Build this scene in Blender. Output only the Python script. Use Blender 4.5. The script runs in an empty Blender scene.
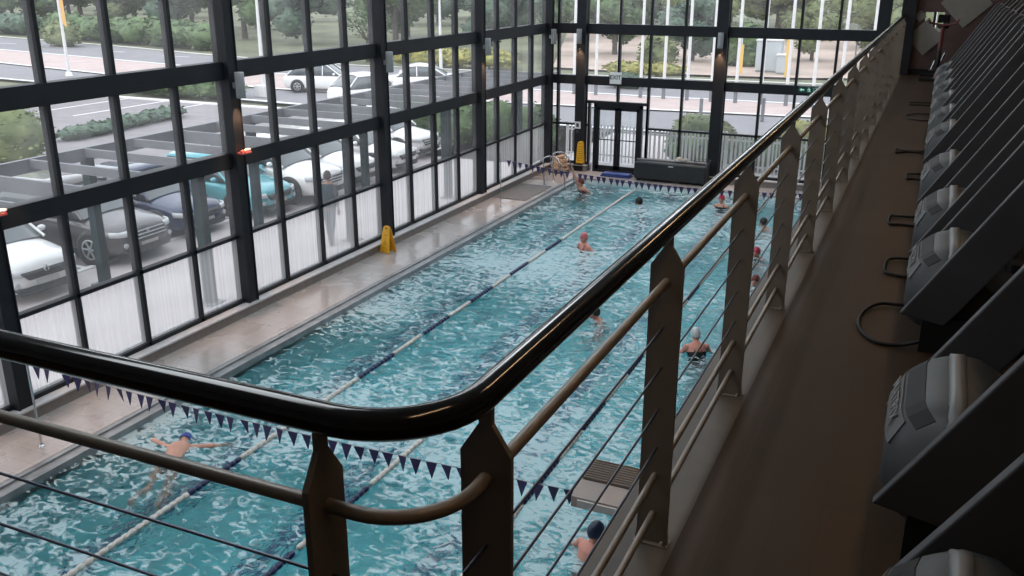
import bpy, math, random
from mathutils import Vector, Matrix, noise
PI = math.pi
sc = bpy.context.scene
COL = sc.collection
rnd = random.Random(7)
CAMZ = 6.0

# ------------------------------------------------------------------ helpers
class MB:
    """collects shapes that become ONE mesh object"""
    def __init__(s):
        s.v = []; s.f = []; s.mi = []; s.sm = []
    def add(s, vs, fs, mi=0, smooth=False):
        o = len(s.v)
        s.v += [tuple(v) for v in vs]
        for f in fs:
            s.f.append(tuple(i + o for i in f)); s.mi.append(mi); s.sm.append(smooth)
        return s
    def box(s, x0, x1, y0, y1, z0, z1, mi=0, M=None, bev=0.0):
        if bev > 0:
            b = bev
            vs = []
            for z, i in ((z0, b), (z0 + b, 0), (z1 - b, 0), (z1, b)):
                vs += [(x0+i+b*(i==0)*0, y0+b+i*0, z)] if False else []
                for (cx, sx, cy, sy) in ((x0, 1, y0, 1), (x1, -1, y0, 1), (x1, -1, y1, -1), (x0, 1, y1, -1)):
                    a = (cx + sx*i, cy + sy*(b+i), z); c = (cx + sx*(b+i), cy + sy*i, z)
                    vs += [a, c] if (sx*sy > 0) else [c, a]
            fs = [tuple(range(7, -1, -1)), tuple(range(24, 32))]
            for r in range(3):
                for k in range(8):
                    fs.append((r*8+k, r*8+(k+1) % 8, r*8+8+(k+1) % 8, r*8+8+k))
        else:
            vs = [(x0,y0,z0),(x1,y0,z0),(x1,y1,z0),(x0,y1,z0),(x0,y0,z1),(x1,y0,z1),(x1,y1,z1),(x0,y1,z1)]
            fs = [(3,2,1,0),(4,5,6,7),(0,1,5,4),(1,2,6,5),(2,3,7,6),(3,0,4,7)]
        if M: vs = [M @ Vector(v) for v in vs]
        return s.add(vs, fs, mi)
    def tube(s, pts, r, n=10, mi=0, cap=True, smooth=True, sx=1.0):
        pts = [Vector(p) for p in pts]
        rs = r if isinstance(r, (list, tuple)) else [r]*len(pts)
        rings = []; up = None
        for i, p in enumerate(pts):
            a = pts[max(i-1, 0)]; b = pts[min(i+1, len(pts)-1)]
            t = (b - a)
            if t.length < 1e-9: t = Vector((0,0,1))
            t.normalize()
            if up is None:
                up = Vector((0,0,1)) if abs(t.z) < .95 else Vector((1,0,0))
            u = (up - t*up.dot(t))
            if u.length < 1e-6: u = Vector((1,0,0)) - t*t.x
            u.normalize(); w = t.cross(u); up = u
            rings.append([p + (u*math.cos(2*PI*k/n) + w*math.sin(2*PI*k/n)*sx)*rs[i] for k in range(n)])
        vs = [v for ring in rings for v in ring]; fs = []
        for i in range(len(pts)-1):
            for k in range(n):
                fs.append((i*n+k, i*n+(k+1) % n, (i+1)*n+(k+1) % n, (i+1)*n+k))
        s.add(vs, fs, mi, smooth)
        if cap:
            s.add(rings[0], [tuple(range(n-1, -1, -1))], mi); s.add(rings[-1], [tuple(range(n))], mi)
        return s
    def lathe(s, prof, c=(0,0,0), n=20, mi=0, axis='Z', smooth=True):
        vs = []; fs = []
        for r, h in prof:
            for k in range(n):
                a = 2*PI*k/n; x, y = r*math.cos(a), r*math.sin(a)
                p = (x, y, h) if axis == 'Z' else ((h, x, y) if axis == 'X' else (x, h, y))
                vs.append((p[0]+c[0], p[1]+c[1], p[2]+c[2]))
        for i in range(len(prof)-1):
            for k in range(n):
                q = (i*n+k, i*n+(k+1) % n, (i+1)*n+(k+1) % n, (i+1)*n+k)
                fs.append(q if axis != 'Y' else q[::-1])
        return s.add(vs, fs, mi, smooth)
    def ell(s, c, r, n=14, m=9, mi=0, M=None):
        vs = []; fs = []
        for i in range(m+1):
            th = PI*i/m
            for k in range(n):
                a = 2*PI*k/n
                p = Vector((r[0]*math.sin(th)*math.cos(a), r[1]*math.sin(th)*math.sin(a), r[2]*math.cos(th)))
                if M: p = M @ p
                vs.append(p + Vector(c))
        for i in range(m):
            for k in range(n):
                fs.append((i*n+k, (i+1)*n+k, (i+1)*n+(k+1) % n, i*n+(k+1) % n))
        return s.add(vs, fs, mi, True)
    def prism(s, poly, axis, a, b, mi=0, M=None):
        """poly: 2-D outline, extruded along axis from a to b"""
        n = len(poly); vs = []
        for h in (a, b):
            for (p, q) in poly:
                v = {'X': (h, p, q), 'Y': (p, h, q), 'Z': (p, q, h)}[axis]
                vs.append(M @ Vector(v) if M else v)
        fs = [tuple(range(n)), tuple(range(2*n-1, n-1, -1))]
        for k in range(n):
            fs.append((k, k+n, (k+1) % n + n, (k+1) % n))
        return s.add(vs, fs, mi)
    def loft(s, rings, mi=0, caps=True, smooth=True):
        n = len(rings[0]); vs = [v for r in rings for v in r]; fs = []
        for i in range(len(rings)-1):
            for k in range(n):
                fs.append((i*n+k, i*n+(k+1) % n, (i+1)*n+(k+1) % n, (i+1)*n+k))
        s.add(vs, fs, mi, smooth)
        if caps:
            s.add(rings[0], [tuple(range(n-1, -1, -1))], mi); s.add(rings[-1], [tuple(range(n))], mi)
        return s
    def mesh(s, name, mats):
        me = bpy.data.meshes.new(name)
        me.from_pydata(s.v, [], s.f)
        for m in (mats if isinstance(mats, (list, tuple)) else [mats]): me.materials.append(m)
        me.polygons.foreach_set('material_index', s.mi)
        me.polygons.foreach_set('use_smooth', s.sm)
        me.update()
        return me
    def build(s, name, mats, parent=None, loc=None, bevel=0, subsurf=0, recalc=True):
        me = s.mesh(name, mats)
        if recalc:
            import bmesh
            bm = bmesh.new(); bm.from_mesh(me)
            bmesh.ops.recalc_face_normals(bm, faces=bm.faces); bm.to_mesh(me); bm.free()
        o = bpy.data.objects.new(name, me); COL.objects.link(o)
        if parent is not None: o.parent = parent
        if loc is not None: o.location = loc
        if bevel:
            b = o.modifiers.new('bevel', 'BEVEL'); b.width = bevel; b.segments = 2; b.limit_method = 'ANGLE'
        if subsurf:
            b = o.modifiers.new('sub', 'SUBSURF'); b.levels = subsurf; b.render_levels = subsurf
        return o

def empty(name, loc=(0,0,0), rz=0):
    o = bpy.data.objects.new(name, None); COL.objects.link(o)
    o.location = loc; o.rotation_euler = (0,0,rz); o.empty_display_size = .1
    return o
def tag(o, label=None, cat=None, group=None, kind=None):
    if label: o['label'] = label
    if cat: o['category'] = cat
    if group: o['group'] = group
    if kind: o['kind'] = kind
    return o
def struct(o, label=None):
    o['kind'] = 'structure'
    if label: o['label'] = label
    return o
def kids(o): return [c for c in list(COL.objects) if c.parent == o]
CH = {}
def copy_tree(o, parent=None):
    c = o.copy(); COL.objects.link(c)
    if parent is not None: c.parent = parent
    for ch in CH_of(o): copy_tree(ch, c)
    return c
def CH_of(o): return list(o.children)

# ------------------------------------------------------------------ materials
def mat(name, col, rough=.5, metal=0.0, var=0.0, vscale=8.0, bump=0.0, bscale=40.0, spec=.5, coat=0.0, col2=None, emit=None, estr=1.0, detail=3.0, stretch=None):
    m = bpy.data.materials.new(name); m.use_nodes = True
    nt = m.node_tree; N = nt.nodes; L = nt.links
    p = N['Principled BSDF']
    c = (*col, 1)
    p.inputs['Base Color'].default_value = c
    p.inputs['Roughness'].default_value = rough
    p.inputs['Metallic'].default_value = metal
    p.inputs['Specular IOR Level'].default_value = spec
    p.inputs['Coat Weight'].default_value = coat
    tc = N.new('ShaderNodeTexCoord'); src = tc.outputs['Object']
    if stretch:
        mp = N.new('ShaderNodeMapping'); mp.inputs['Scale'].default_value = stretch
        L.new(src, mp.inputs['Vector']); src = mp.outputs['Vector']
    if var or col2:
        n = N.new('ShaderNodeTexNoise'); n.inputs['Scale'].default_value = vscale; n.inputs['Detail'].default_value = detail
        L.new(src, n.inputs['Vector'])
        r = N.new('ShaderNodeValToRGB')
        c2 = col2 if col2 else tuple(min(1, x*(1+var)) for x in col)
        c1 = col if col2 else tuple(x*(1-var) for x in col)
        r.color_ramp.elements[0].position = .35; r.color_ramp.elements[1].position = .65
        r.color_ramp.elements[0].color = (*c1, 1); r.color_ramp.elements[1].color = (*c2, 1)
        L.new(n.outputs['Fac'], r.inputs['Fac']); L.new(r.outputs['Color'], p.inputs['Base Color'])
    if bump:
        n2 = N.new('ShaderNodeTexNoise'); n2.inputs['Scale'].default_value = bscale; n2.inputs['Detail'].default_value = 3
        L.new(src, n2.inputs['Vector'])
        b = N.new('ShaderNodeBump'); b.inputs['Strength'].default_value = bump; b.inputs['Distance'].default_value = .02
        L.new(n2.outputs['Fac'], b.inputs['Height']); L.new(b.outputs['Normal'], p.inputs['Normal'])
    if emit:
        p.inputs['Emission Color'].default_value = (*emit, 1); p.inputs['Emission Strength'].default_value = estr
    return m

def glass_mat(name, tint=(.93,.96,.97), dust=.085, gloss=.12, stripes=False):
    m = bpy.data.materials.new(name); m.use_nodes = True
    nt = m.node_tree; N = nt.nodes; L = nt.links
    N.remove(N['Principled BSDF']); out = N['Material Output']
    t = N.new('ShaderNodeBsdfTransparent'); t.inputs['Color'].default_value = (*tint, 1)
    g = N.new('ShaderNodeBsdfGlossy'); g.inputs['Roughness'].default_value = .03
    d = N.new('ShaderNodeBsdfTranslucent'); d.inputs['Color'].default_value = (.9,.92,.93,1)
    lw = N.new('ShaderNodeLayerWeight'); pw = N.new('ShaderNodeMath'); pw.operation = 'POWER'; pw.inputs[1].default_value = 5
    L.new(lw.outputs['Facing'], pw.inputs[0])
    fr = N.new('ShaderNodeMath'); fr.operation = 'MULTIPLY_ADD'; fr.inputs[1].default_value = .7; fr.inputs[2].default_value = .035
    L.new(pw.outputs[0], fr.inputs[0])
    ns = N.new('ShaderNodeTexNoise'); ns.inputs['Scale'].default_value = 1.5; ns.inputs['Detail'].default_value = 4
    tc = N.new('ShaderNodeTexCoord'); L.new(tc.outputs['Object'], ns.inputs['Vector'])
    mm = N.new('ShaderNodeMath'); mm.operation = 'MULTIPLY'; mm.inputs[1].default_value = dust*2
    L.new(ns.outputs['Fac'], mm.inputs[0])
    if stripes:      # frosted film with fine vertical stripes
        nz = N.new('ShaderNodeTexNoise'); nz.noise_dimensions = '1D'; nz.inputs['Scale'].default_value = 14; nz.inputs['Detail'].default_value = 1
        sx = N.new('ShaderNodeSeparateXYZ'); L.new(tc.outputs['Object'], sx.inputs[0]); L.new(sx.outputs['Y'], nz.inputs['W'])
        rp = N.new('ShaderNodeValToRGB'); rp.color_ramp.elements[0].position = .35; rp.color_ramp.elements[1].position = .65
        rp.color_ramp.elements[0].color = (.28,.28,.28,1); rp.color_ramp.elements[1].color = (.38,.38,.38,1)
        L.new(nz.outputs['Fac'], rp.inputs['Fac']); mm = N.new('ShaderNodeMath'); mm.operation = 'MULTIPLY'; mm.inputs[1].default_value = 1.0
        L.new(rp.outputs['Color'], mm.inputs[0])
    m1 = N.new('ShaderNodeMixShader'); L.new(mm.outputs[0], m1.inputs[0]); L.new(t.outputs[0], m1.inputs[1]); L.new(d.outputs[0], m1.inputs[2])
    m2 = N.new('ShaderNodeMixShader'); L.new(fr.outputs[0], m2.inputs[0]); L.new(m1.outputs[0], m2.inputs[1]); L.new(g.outputs[0], m2.inputs[2])
    L.new(m2.outputs[0], out.inputs['Surface'])
    return m

M_ = {}
M_['frame'] = mat('painted_frame', (.011,.013,.017), .55, var=.15, vscale=3, spec=.25)
M_['glass'] = glass_mat('window_glass')
M_['glass_striped'] = glass_mat('striped_window_glass', stripes=True)
M_['deck'] = mat('deck_tiles', (.40,.36,.34), .28, var=.12, vscale=2.2, bump=.05, bscale=30)
M_['kerb'] = mat('kerb_render', (.20,.18,.17), .6, var=.1)
M_['ledge'] = mat('ledge_paint', (.50,.49,.50), .45, var=.06)
M_['ceil'] = mat('ceiling_paint', (.62,.62,.62), .8, var=.03)
M_['wallp'] = mat('inner_wall_paint', (.16,.15,.145), .8, var=.05)
M_['rail'] = mat('handrail_lacquer', (.008,.008,.009), .13, var=.1, spec=.4)
M_['steel'] = mat('painted_steel', (.165,.138,.112), .38, var=.08, vscale=6)
M_['steel2'] = mat('painted_edge_channel', (.072,.058,.046), .5, var=.12, vscale=4, spec=.3)
M_['cable'] = mat('steel_cable', (.06,.07,.10), .35, metal=.6)
M_['conc'] = mat('slab_concrete', (.25,.24,.23), .8, var=.1)
M_['white'] = mat('white_paint', (.72,.72,.72), .4, var=.04)

def wood_floor():
    m = mat('gallery_floor', (.05,.03,.02), .5, spec=.14)
    nt = m.node_tree; N = nt.nodes; L = nt.links; p = N['Principled BSDF']
    tc = N.new('ShaderNodeTexCoord')
    br = N.new('ShaderNodeTexBrick'); br.inputs['Scale'].default_value = 1.0
    br.inputs['Brick Width'].default_value = 1.4; br.inputs['Row Height'].default_value = .14
    br.inputs['Mortar Size'].default_value = .002
    br.inputs['Color1'].default_value = (.046,.026,.014,1); br.inputs['Color2'].default_value = (.037,.022,.012,1); br.inputs['Mortar'].default_value = (.03,.02,.015,1)
    mp = N.new('ShaderNodeMapping'); mp.inputs['Rotation'].default_value = (0,0,PI/2)
    L.new(tc.outputs['Object'], mp.inputs['Vector']); L.new(mp.outputs['Vector'], br.inputs['Vector'])
    ns = N.new('ShaderNodeTexNoise'); ns.inputs['Scale'].default_value = 1.3; ns.inputs['Detail'].default_value = 5
    L.new(tc.outputs['Object'], ns.inputs['Vector'])
    mx = N.new('ShaderNodeMixRGB'); mx.blend_type = 'MULTIPLY'; mx.inputs[0].default_value = .5
    L.new(br.outputs['Color'], mx.inputs[1]); L.new(ns.outputs['Fac'], mx.inputs[2]); L.new(mx.outputs[0], p.inputs['Base Color'])
    return m
M_['wood'] = wood_floor()
def deck_tiles():
    m = M_['deck']; nt = m.node_tree; N = nt.nodes; L = nt.links; p = N['Principled BSDF']
    tc = N.new('ShaderNodeTexCoord'); br = N.new('ShaderNodeTexBrick')
    br.inputs['Scale'].default_value = 1; br.inputs['Brick Width'].default_value = .25; br.inputs['Row Height'].default_value = .25; br.offset = 0
    br.inputs['Mortar Size'].default_value = .006
    br.inputs['Color1'].default_value = (.40,.37,.36,1); br.inputs['Color2'].default_value = (.375,.345,.335,1); br.inputs['Mortar'].default_value = (.29,.27,.26,1)
    L.new(tc.outputs['Object'], br.inputs['Vector'])
    ns = N.new('ShaderNodeTexNoise'); ns.inputs['Scale'].default_value = .9; ns.inputs['Detail'].default_value = 5
    L.new(tc.outputs['Object'], ns.inputs['Vector'])
    r = N.new('ShaderNodeValToRGB'); r.color_ramp.elements[0].position = .4; r.color_ramp.elements[1].position = .62
    r.color_ramp.elements[0].color = (.09,.09,.09,1); r.color_ramp.elements[1].color = (.42,.42,.42,1)
    L.new(ns.outputs['Fac'], r.inputs['Fac']); L.new(r.outputs['Color'], p.inputs['Roughness'])
    L.new(br.outputs['Color'], p.inputs['Base Color'])
deck_tiles()

# ------------------------------------------------------------------ camera
a, b, c, F = -4.23322052e-01, 3.29651662e-01, -2.12508763e-03, 917.0
f = Vector((math.sin(a)*math.cos(b), math.cos(a)*math.cos(b), -math.sin(b)))
r = Vector((math.cos(a), -math.sin(a), 0)); d = f.cross(r)
r2 = r*math.cos(c) + d*math.sin(c); d2 = d*math.cos(c) - r*math.sin(c)
cam = bpy.data.cameras.new('camera'); camo = bpy.data.objects.new('camera', cam); COL.objects.link(camo)
R = Matrix((r2, -d2, -f)).transposed()
camo.matrix_world = Matrix.Translation((0,0,CAMZ)) @ R.to_4x4()
cam.sensor_width = 36; cam.lens = F/1024*36; cam.clip_start = .05; cam.clip_end = 1500
sc.camera = camo

# ------------------------------------------------------------------ world and light
w = bpy.data.worlds.new('overcast_sky'); sc.world = w; w.use_nodes = True
N = w.node_tree.nodes; L = w.node_tree.links
bg = N['Background']
sky = N.new('ShaderNodeTexSky'); sky.sky_type = 'NISHITA'; sky.sun_disc = False
sky.sun_elevation = math.radians(40); sky.sun_rotation = math.radians(200); sky.dust_density = 5; sky.ozone_density = 2
mx = N.new('ShaderNodeMixRGB'); mx.inputs[0].default_value = .88
sm = N.new('ShaderNodeVectorMath'); sm.operation = 'SCALE'; sm.inputs['Scale'].default_value = .18
L.new(sky.outputs[0], sm.inputs[0]); L.new(sm.outputs[0], mx.inputs[1])
mx.inputs[2].default_value = (.93,.95,1.0,1)
L.new(mx.outputs[0], bg.inputs['Color']); bg.inputs['Strength'].default_value = 1.25
sc.view_settings.view_transform = 'Standard'; sc.view_settings.look = 'None'
sc.view_settings.exposure = 0.8; sc.view_settings.gamma = 1; sc.view_settings.use_curve_mapping = False
cy = sc.cycles
cy.max_bounces = 12; cy.diffuse_bounces = 5; cy.glossy_bounces = 4; cy.transmission_bounces = 8; cy.transparent_max_bounces = 24
cy.use_denoising = True; cy.caustics_refractive = True; cy.caustics_reflective = False
cy.sample_clamp_indirect = 6.0; cy.blur_glossy = .5
def area(name, loc, rot, sx, sy, power, col=(1,1,1)):
    l = bpy.data.lights.new(name, 'AREA'); l.shape = 'RECTANGLE'; l.size = sx; l.size_y = sy; l.energy = power; l.color = col
    o = bpy.data.objects.new(name, l); COL.objects.link(o); o.location = loc; o.rotation_euler = rot
    return o
# ------------------------------------------------------------------ the hall shell
HALLW, GYMW = 40, 1.3
XL, YF = -11.15, 27.70        # inner faces of the glass walls
PL, PR, PN, PF = -9.62, -1.92, 1.30, 26.35    # pool edges
TOPZ = 8.2
WATER = -.10
# deck around the pool
m = MB()
m.box(-11.5, PL-.28, -3, 28.05, -.3, 0); m.box(PR+.28, 9, -3, 28.05, -.3, 0)
m.box(PL-.28, PR+.28, PF+.28, 28.05, -.3, 0); m.box(PL-.28, PR+.28, -3, PN-.28, -.3, 0)
struct(m.build('floor', M_['deck']), 'beige tiled pool deck around the pool')
# coping with overflow channel
m = MB()
for z0, z1, i0, i1 in ((-.3, -.005, .28, .20), (-.3, -.035, .20, .10), (-.3, -.008, .10, .0)):
    m.box(PL-i0, PL-i1, PN-i0, PF+i0, z0, z1); m.box(PR+i1, PR+i0, PN-i0, PF+i0, z0, z1)
    m.box(PL-i1, PR+i1, PF+i1, PF+i0, z0, z1); m.box(PL-i1, PR+i1, PN-i0, PN-i1, z0, z1)
M_['coping'] = mat('coping_grey', (.22,.235,.25), .3, var=.15, vscale=5)
struct(m.build('trim_1', M_['coping']), 'grey pool coping with overflow channel')
# basin
def pool_tiles():
    m = mat('pool_tiles', (.25,.66,.72), .3)
    nt = m.node_tree; N = nt.nodes; L = nt.links; p = N['Principled BSDF']
    tc = N.new('ShaderNodeTexCoord'); br = N.new('ShaderNodeTexBrick'); br.offset = 0
    br.inputs['Scale'].default_value = 1; br.inputs['Brick Width'].default_value = .15; br.inputs['Row Height'].default_value = .15
    br.inputs['Mortar Size'].default_value = .004
    br.inputs['Color1'].default_value = (.085,.46,.50,1); br.inputs['Color2'].default_value = (.105,.50,.545,1); br.inputs['Mortar'].default_value = (.16,.48,.51,1)
    L.new(tc.outputs['Object'], br.inputs['Vector']); L.new(br.outputs['Color'], p.inputs['Base Color'])
    return m
M_['ptile'] = pool_tiles(); M_['navy'] = mat('navy_tiles', (.012,.03,.13), .3, var=.15)
M_['ptilew'] = mat('white_pool_tiles', (.62,.70,.72), .3, var=.05)
ZB = -1.45
m = MB()
m.box(PL-.3, PR+.3, PN-.3, PF+.3, ZB-.2, ZB, 0)
m.box(PL-.3, PL, PN-.3, PF+.3, ZB, -.16, 0); m.box(PR, PR+.3, PN-.3, PF+.3, ZB, -.16, 0)
m.box(PL, PR, PF, PF+.3, ZB, -.30, 0); m.box(PL, PR, PN-.3, PN, ZB, -.16, 0)
m.box(PL, PR, PF-.002, PF+.09, -.30, -.01, 1)
struct(m.build('pool_basin', [M_['ptile'], M_['ptilew']]), 'turquoise tiled swimming pool basin')
LW = (PR-PL)/4
for i in range(4):
    xc = PL + LW*(i+.5); m = MB()
    m.box(xc-.14, xc+.14, PN+2, PF-2, ZB-.01, ZB+.006); m.box(xc-.5, xc+.5, PF-2.25, PF-2, ZB-.01, ZB+.006)
    m.box(xc-.5, xc+.5, PN+2, PN+2.25, ZB-.01, ZB+.006)
    m.box(xc-.13, xc+.13, PF-.012, PF+.01, -1.25, -.35); m.box(xc-.35, xc+.35, PF-.012, PF+.01, -.72, -.48)
    tag(m.build('lane_marking', M_['navy']), ['dark blue lane line on the pool floor nearest the parking lot glass wall',
        'dark blue lane line on the pool floor, second lane from the parking lot glass wall',
        'dark blue lane line on the pool floor, third lane from the parking lot glass wall',
        'dark blue lane line on the pool floor of the lane under the gallery railing'][i], 'lane line', 'lane lines on the pool floor')
# water
def water_mat():
    m = bpy.data.materials.new('pool_water'); m.use_nodes = True
    nt = m.node_tree; N = nt.nodes; L = nt.links; N.remove(N['Principled BSDF']); out = N['Material Output']
    tc = N.new('ShaderNodeTexCoord')
    def ns(scale, detail, st, dist=0):
        mp = N.new('ShaderNodeMapping'); mp.inputs['Scale'].default_value = st; mp.inputs['Rotation'].default_value = (0,0,.5)
        L.new(tc.outputs['Object'], mp.inputs['Vector'])
        n = N.new('ShaderNodeTexNoise'); n.inputs['Scale'].default_value = scale; n.inputs['Detail'].default_value = detail; n.inputs['Distortion'].default_value = dist
        L.new(mp.outputs['Vector'], n.inputs['Vector']); return n
    n1 = ns(2.3, 2, (1,1,1), .7); n2 = ns(8.5, 3, (1,1.25,1), .8); n3 = ns(.28, 2, (1,1,1))
    # roughness of the sea varies over the pool: calm by the left wall
    s2 = N.new('ShaderNodeMath'); s2.operation = 'MULTIPLY'; s2.inputs[1].default_value = .42
    L.new(n2.outputs['Fac'], s2.inputs[0])
    ad = N.new('ShaderNodeMath'); ad.operation = 'ADD'; L.new(n1.outputs['Fac'], ad.inputs[0]); L.new(s2.outputs[0], ad.inputs[1])
    bp = N.new('ShaderNodeBump'); bp.inputs['Strength'].default_value = 1.0; bp.inputs['Distance'].default_value = WBUMP
    L.new(ad.outputs[0], bp.inputs['Height'])
    g = N.new('ShaderNodeBsdfGlass'); g.inputs['IOR'].default_value = 1.33; g.inputs['Roughness'].default_value = 0.0
    g.inputs['Color'].default_value = (.86,.98,1,1)
    L.new(bp.outputs['Normal'], g.inputs['Normal'])
    tp = N.new('ShaderNodeBsdfTransparent'); tp.inputs['Color'].default_value = (.62,.93,.97,1)
    gt = N.new('ShaderNodeMixShader'); gt.inputs[0].default_value = WTRANS; L.new(g.outputs[0], gt.inputs[1]); L.new(tp.outputs[0], gt.inputs[2])
    # pale diffuse patches painted for bright window reflections on the ripples
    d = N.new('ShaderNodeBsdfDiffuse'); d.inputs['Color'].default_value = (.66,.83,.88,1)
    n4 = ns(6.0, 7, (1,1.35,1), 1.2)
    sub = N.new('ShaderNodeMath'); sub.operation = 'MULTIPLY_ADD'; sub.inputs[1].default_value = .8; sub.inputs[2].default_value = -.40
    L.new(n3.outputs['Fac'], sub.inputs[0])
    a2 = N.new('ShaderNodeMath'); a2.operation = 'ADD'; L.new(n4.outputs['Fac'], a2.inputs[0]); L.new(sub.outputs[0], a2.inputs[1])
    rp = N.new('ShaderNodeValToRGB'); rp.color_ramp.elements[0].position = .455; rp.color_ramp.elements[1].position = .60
    rp.color_ramp.elements[0].color = (0,0,0,1); rp.color_ramp.elements[1].color = (GLINT,GLINT,GLINT,1)
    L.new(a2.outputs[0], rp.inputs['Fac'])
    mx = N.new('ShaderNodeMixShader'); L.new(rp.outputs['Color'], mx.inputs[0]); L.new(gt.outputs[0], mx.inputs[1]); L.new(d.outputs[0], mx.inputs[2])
    L.new(mx.outputs[0], out.inputs['Surface'])
    return m
WBUMP, GLINT, WTRANS = .085, .52, .12
m = MB()
m.add([(PL+.001,PN+.001,WATER),(PR-.001,PN+.001,WATER),(PR-.001,PF-.005,WATER),(PL+.001,PF-.005,WATER)], [(0,1,2,3)])
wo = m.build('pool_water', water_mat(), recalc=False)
tag(wo, 'rippling turquoise water filling the lap pool', 'water', kind='stuff')

# upstands under the glass walls
m = MB(); m.box(-11.5, -11.0, -3, 28.05, 0, .17, 0); m.box(-11.5, -10.96, -3, 28.05, .17, .20, 1)
struct(m.build('trim_2', [M_['kerb'], M_['ledge']]), 'low rendered kerb under the long glass wall')
m = MB()
for x0, x1 in ((-11.0, -9.80), (-7.95, 9)):
    m.box(x0, x1, 27.55, 28.05, 0, .17, 0); m.box(x0, x1, 27.51, 28.05, .17, .20, 1)
struct(m.build('trim_3', [M_['kerb'], M_['ledge']]), 'low rendered kerb under the end glass wall')

# glass walls, one window per bay between columns
COLY = [-2.0, 2.95, 7.85, 12.75, 17.65, 22.60, 27.5]
wn = 0
def window(n, horiz, c0, c1, muls, label, door=False):
    """frame of transoms and mullions, glass behind; horiz 'Y' = left wall, 'X' = end wall"""
    fr = MB(); gl = MB(); gs = MB()
    def bx(mb, a0, a1, d0, d1, z0, z1, mi=0):
        if horiz == 'Y': mb.box(XL-d1, XL-d0, a0, a1, z0, z1, mi)
        else: mb.box(a0, a1, YF+d0, YF+d1, z0, z1, mi)
    def pane(mb, a0, a1, d, z0, z1):
        if horiz == 'Y': mb.add([(XL-d,a0,z0),(XL-d,a1,z0),(XL-d,a1,z1),(XL-d,a0,z1)], [(0,1,2,3)])
        else: mb.add([(a0,YF+d,z0),(a1,YF+d,z0),(a1,YF+d,z1),(a0,YF+d,z1)], [(0,1,2,3)])
    bx(fr, c0, c1, -.02, .20, 4.27, 4.57); bx(fr, c0, c1, -.02, .20, 2.73, 3.0)
    bx(fr, c0, c1, 0, .13, 7.2, TOPZ)
    segs = [(c0, c1)] if not door else [(c0, -9.86), (-7.90, c1)]
    for s0, s1 in segs:
        bx(fr, s0, s1, 0, .13, 1.435, 1.495); bx(fr, s0, s1, 0, .14, .20, .27)
    for y in muls:
        w_ = .033
        zb = .2 if not (door and -9.3 < y < -8) else 2.25
        bx(fr, y-w_, y+w_, 0, .16, zb, 7.3)
    ys = [c0] + muls + [c1]
    if door: bx(fr, -9.9, -7.9, -.01, .14, 2.16, 2.24); bx(fr, -9.86, -9.80, 0, .16, .0, 2.2); bx(fr,-7.95,-7.89,0,.16,0,2.2)
    rows = [(.27,1.44),(1.49,2.74),(2.99,4.28),(4.56,7.2)]
    for k in range(len(ys)-1):
        for z0, z1 in rows:
            if door and z1 < 3 and ys[k] > -10.05 and ys[k+1] < -7.8: continue
            pane(gs if (horiz == 'Y' and z1 < 2) else gl, ys[k], ys[k+1], .064, z0, z1)
    if door: pane(gl, -9.8, -7.95, .064, 2.24, 2.74)
    o = fr.build('window_%d' % n, M_['frame']); struct(o, label)
    gl.build('glass', M_['glass'], o)
    if gs.v: gs.build('striped_glass', M_['glass_striped'], o)
    return o
for i in range(len(COLY)-1):
    c0, c1 = COLY[i]+.11, COLY[i+1]-.11
    wn += 1
    window(wn, 'Y', c0, c1, [COLY[i] + (COLY[i+1]-COLY[i])*k/4 for k in (1,2,3)], 'dark framed glazing bay of the long wall by the car park')
window(7, 'X', -11.15, -10.24, [-10.90], 'narrow dark framed glazing bay at the corner')
window(8, 'X', -9.93, -5.93, [-8.90, -7.92, -6.88], 'dark framed glazing bay holding the double doors', door=True)
window(9, 'X', -5.59, -1.60, [-4.58, -3.59, -2.57], 'dark framed glazing bay behind the gallery railing')
window(10, 'X', -1.28, 4.0, [-.2, .9, 2.0, 3.0], 'dark framed glazing bay at the gallery end')
# columns
for i, y in enumerate(COLY):
    m = MB(); x0, x1 = -11.33, -11.02
    m.box(x0, x1, y-.125, y-.105, .2, TOPZ); m.box(x0, x1, y+.105, y+.125, .2, TOPZ); m.box(x0+.02, x1-.02, y-.106, y+.106, .2, TOPZ)
    tag(m.build('column', M_['frame']), ['dark steel column behind the camera','dark steel column of the long glass wall out of view','dark steel column of the long glass wall at the photo\'s left edge',
        'dark steel column of the long glass wall, first lamp column from the left','dark steel column beside the yellow floor sign',
        'dark steel column of the long glass wall nearest the corner column','dark steel column in the corner of the two glass walls'][i], 'column', 'steel columns of the long glass wall', 'structure')
for i, (x, hw) in enumerate(((-10.08,.15),(-5.76,.17),(-1.44,.16))):
    m = MB()
    m.box(x-hw, x+hw, 27.52, 27.545, 0, TOPZ); m.box(x-hw, x+hw, 27.83, 27.86, 0, TOPZ); m.box(x-hw+.03, x+hw-.03, 27.545, 27.83, 0, TOPZ)
    tag(m.build('column', M_['frame']), ['dark steel column beside the double doors','dark steel column of the end glass wall behind the black bench','dark steel column of the end glass wall nearest the gallery'][i], 'column', 'steel columns of the end glass wall', 'structure')

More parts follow.
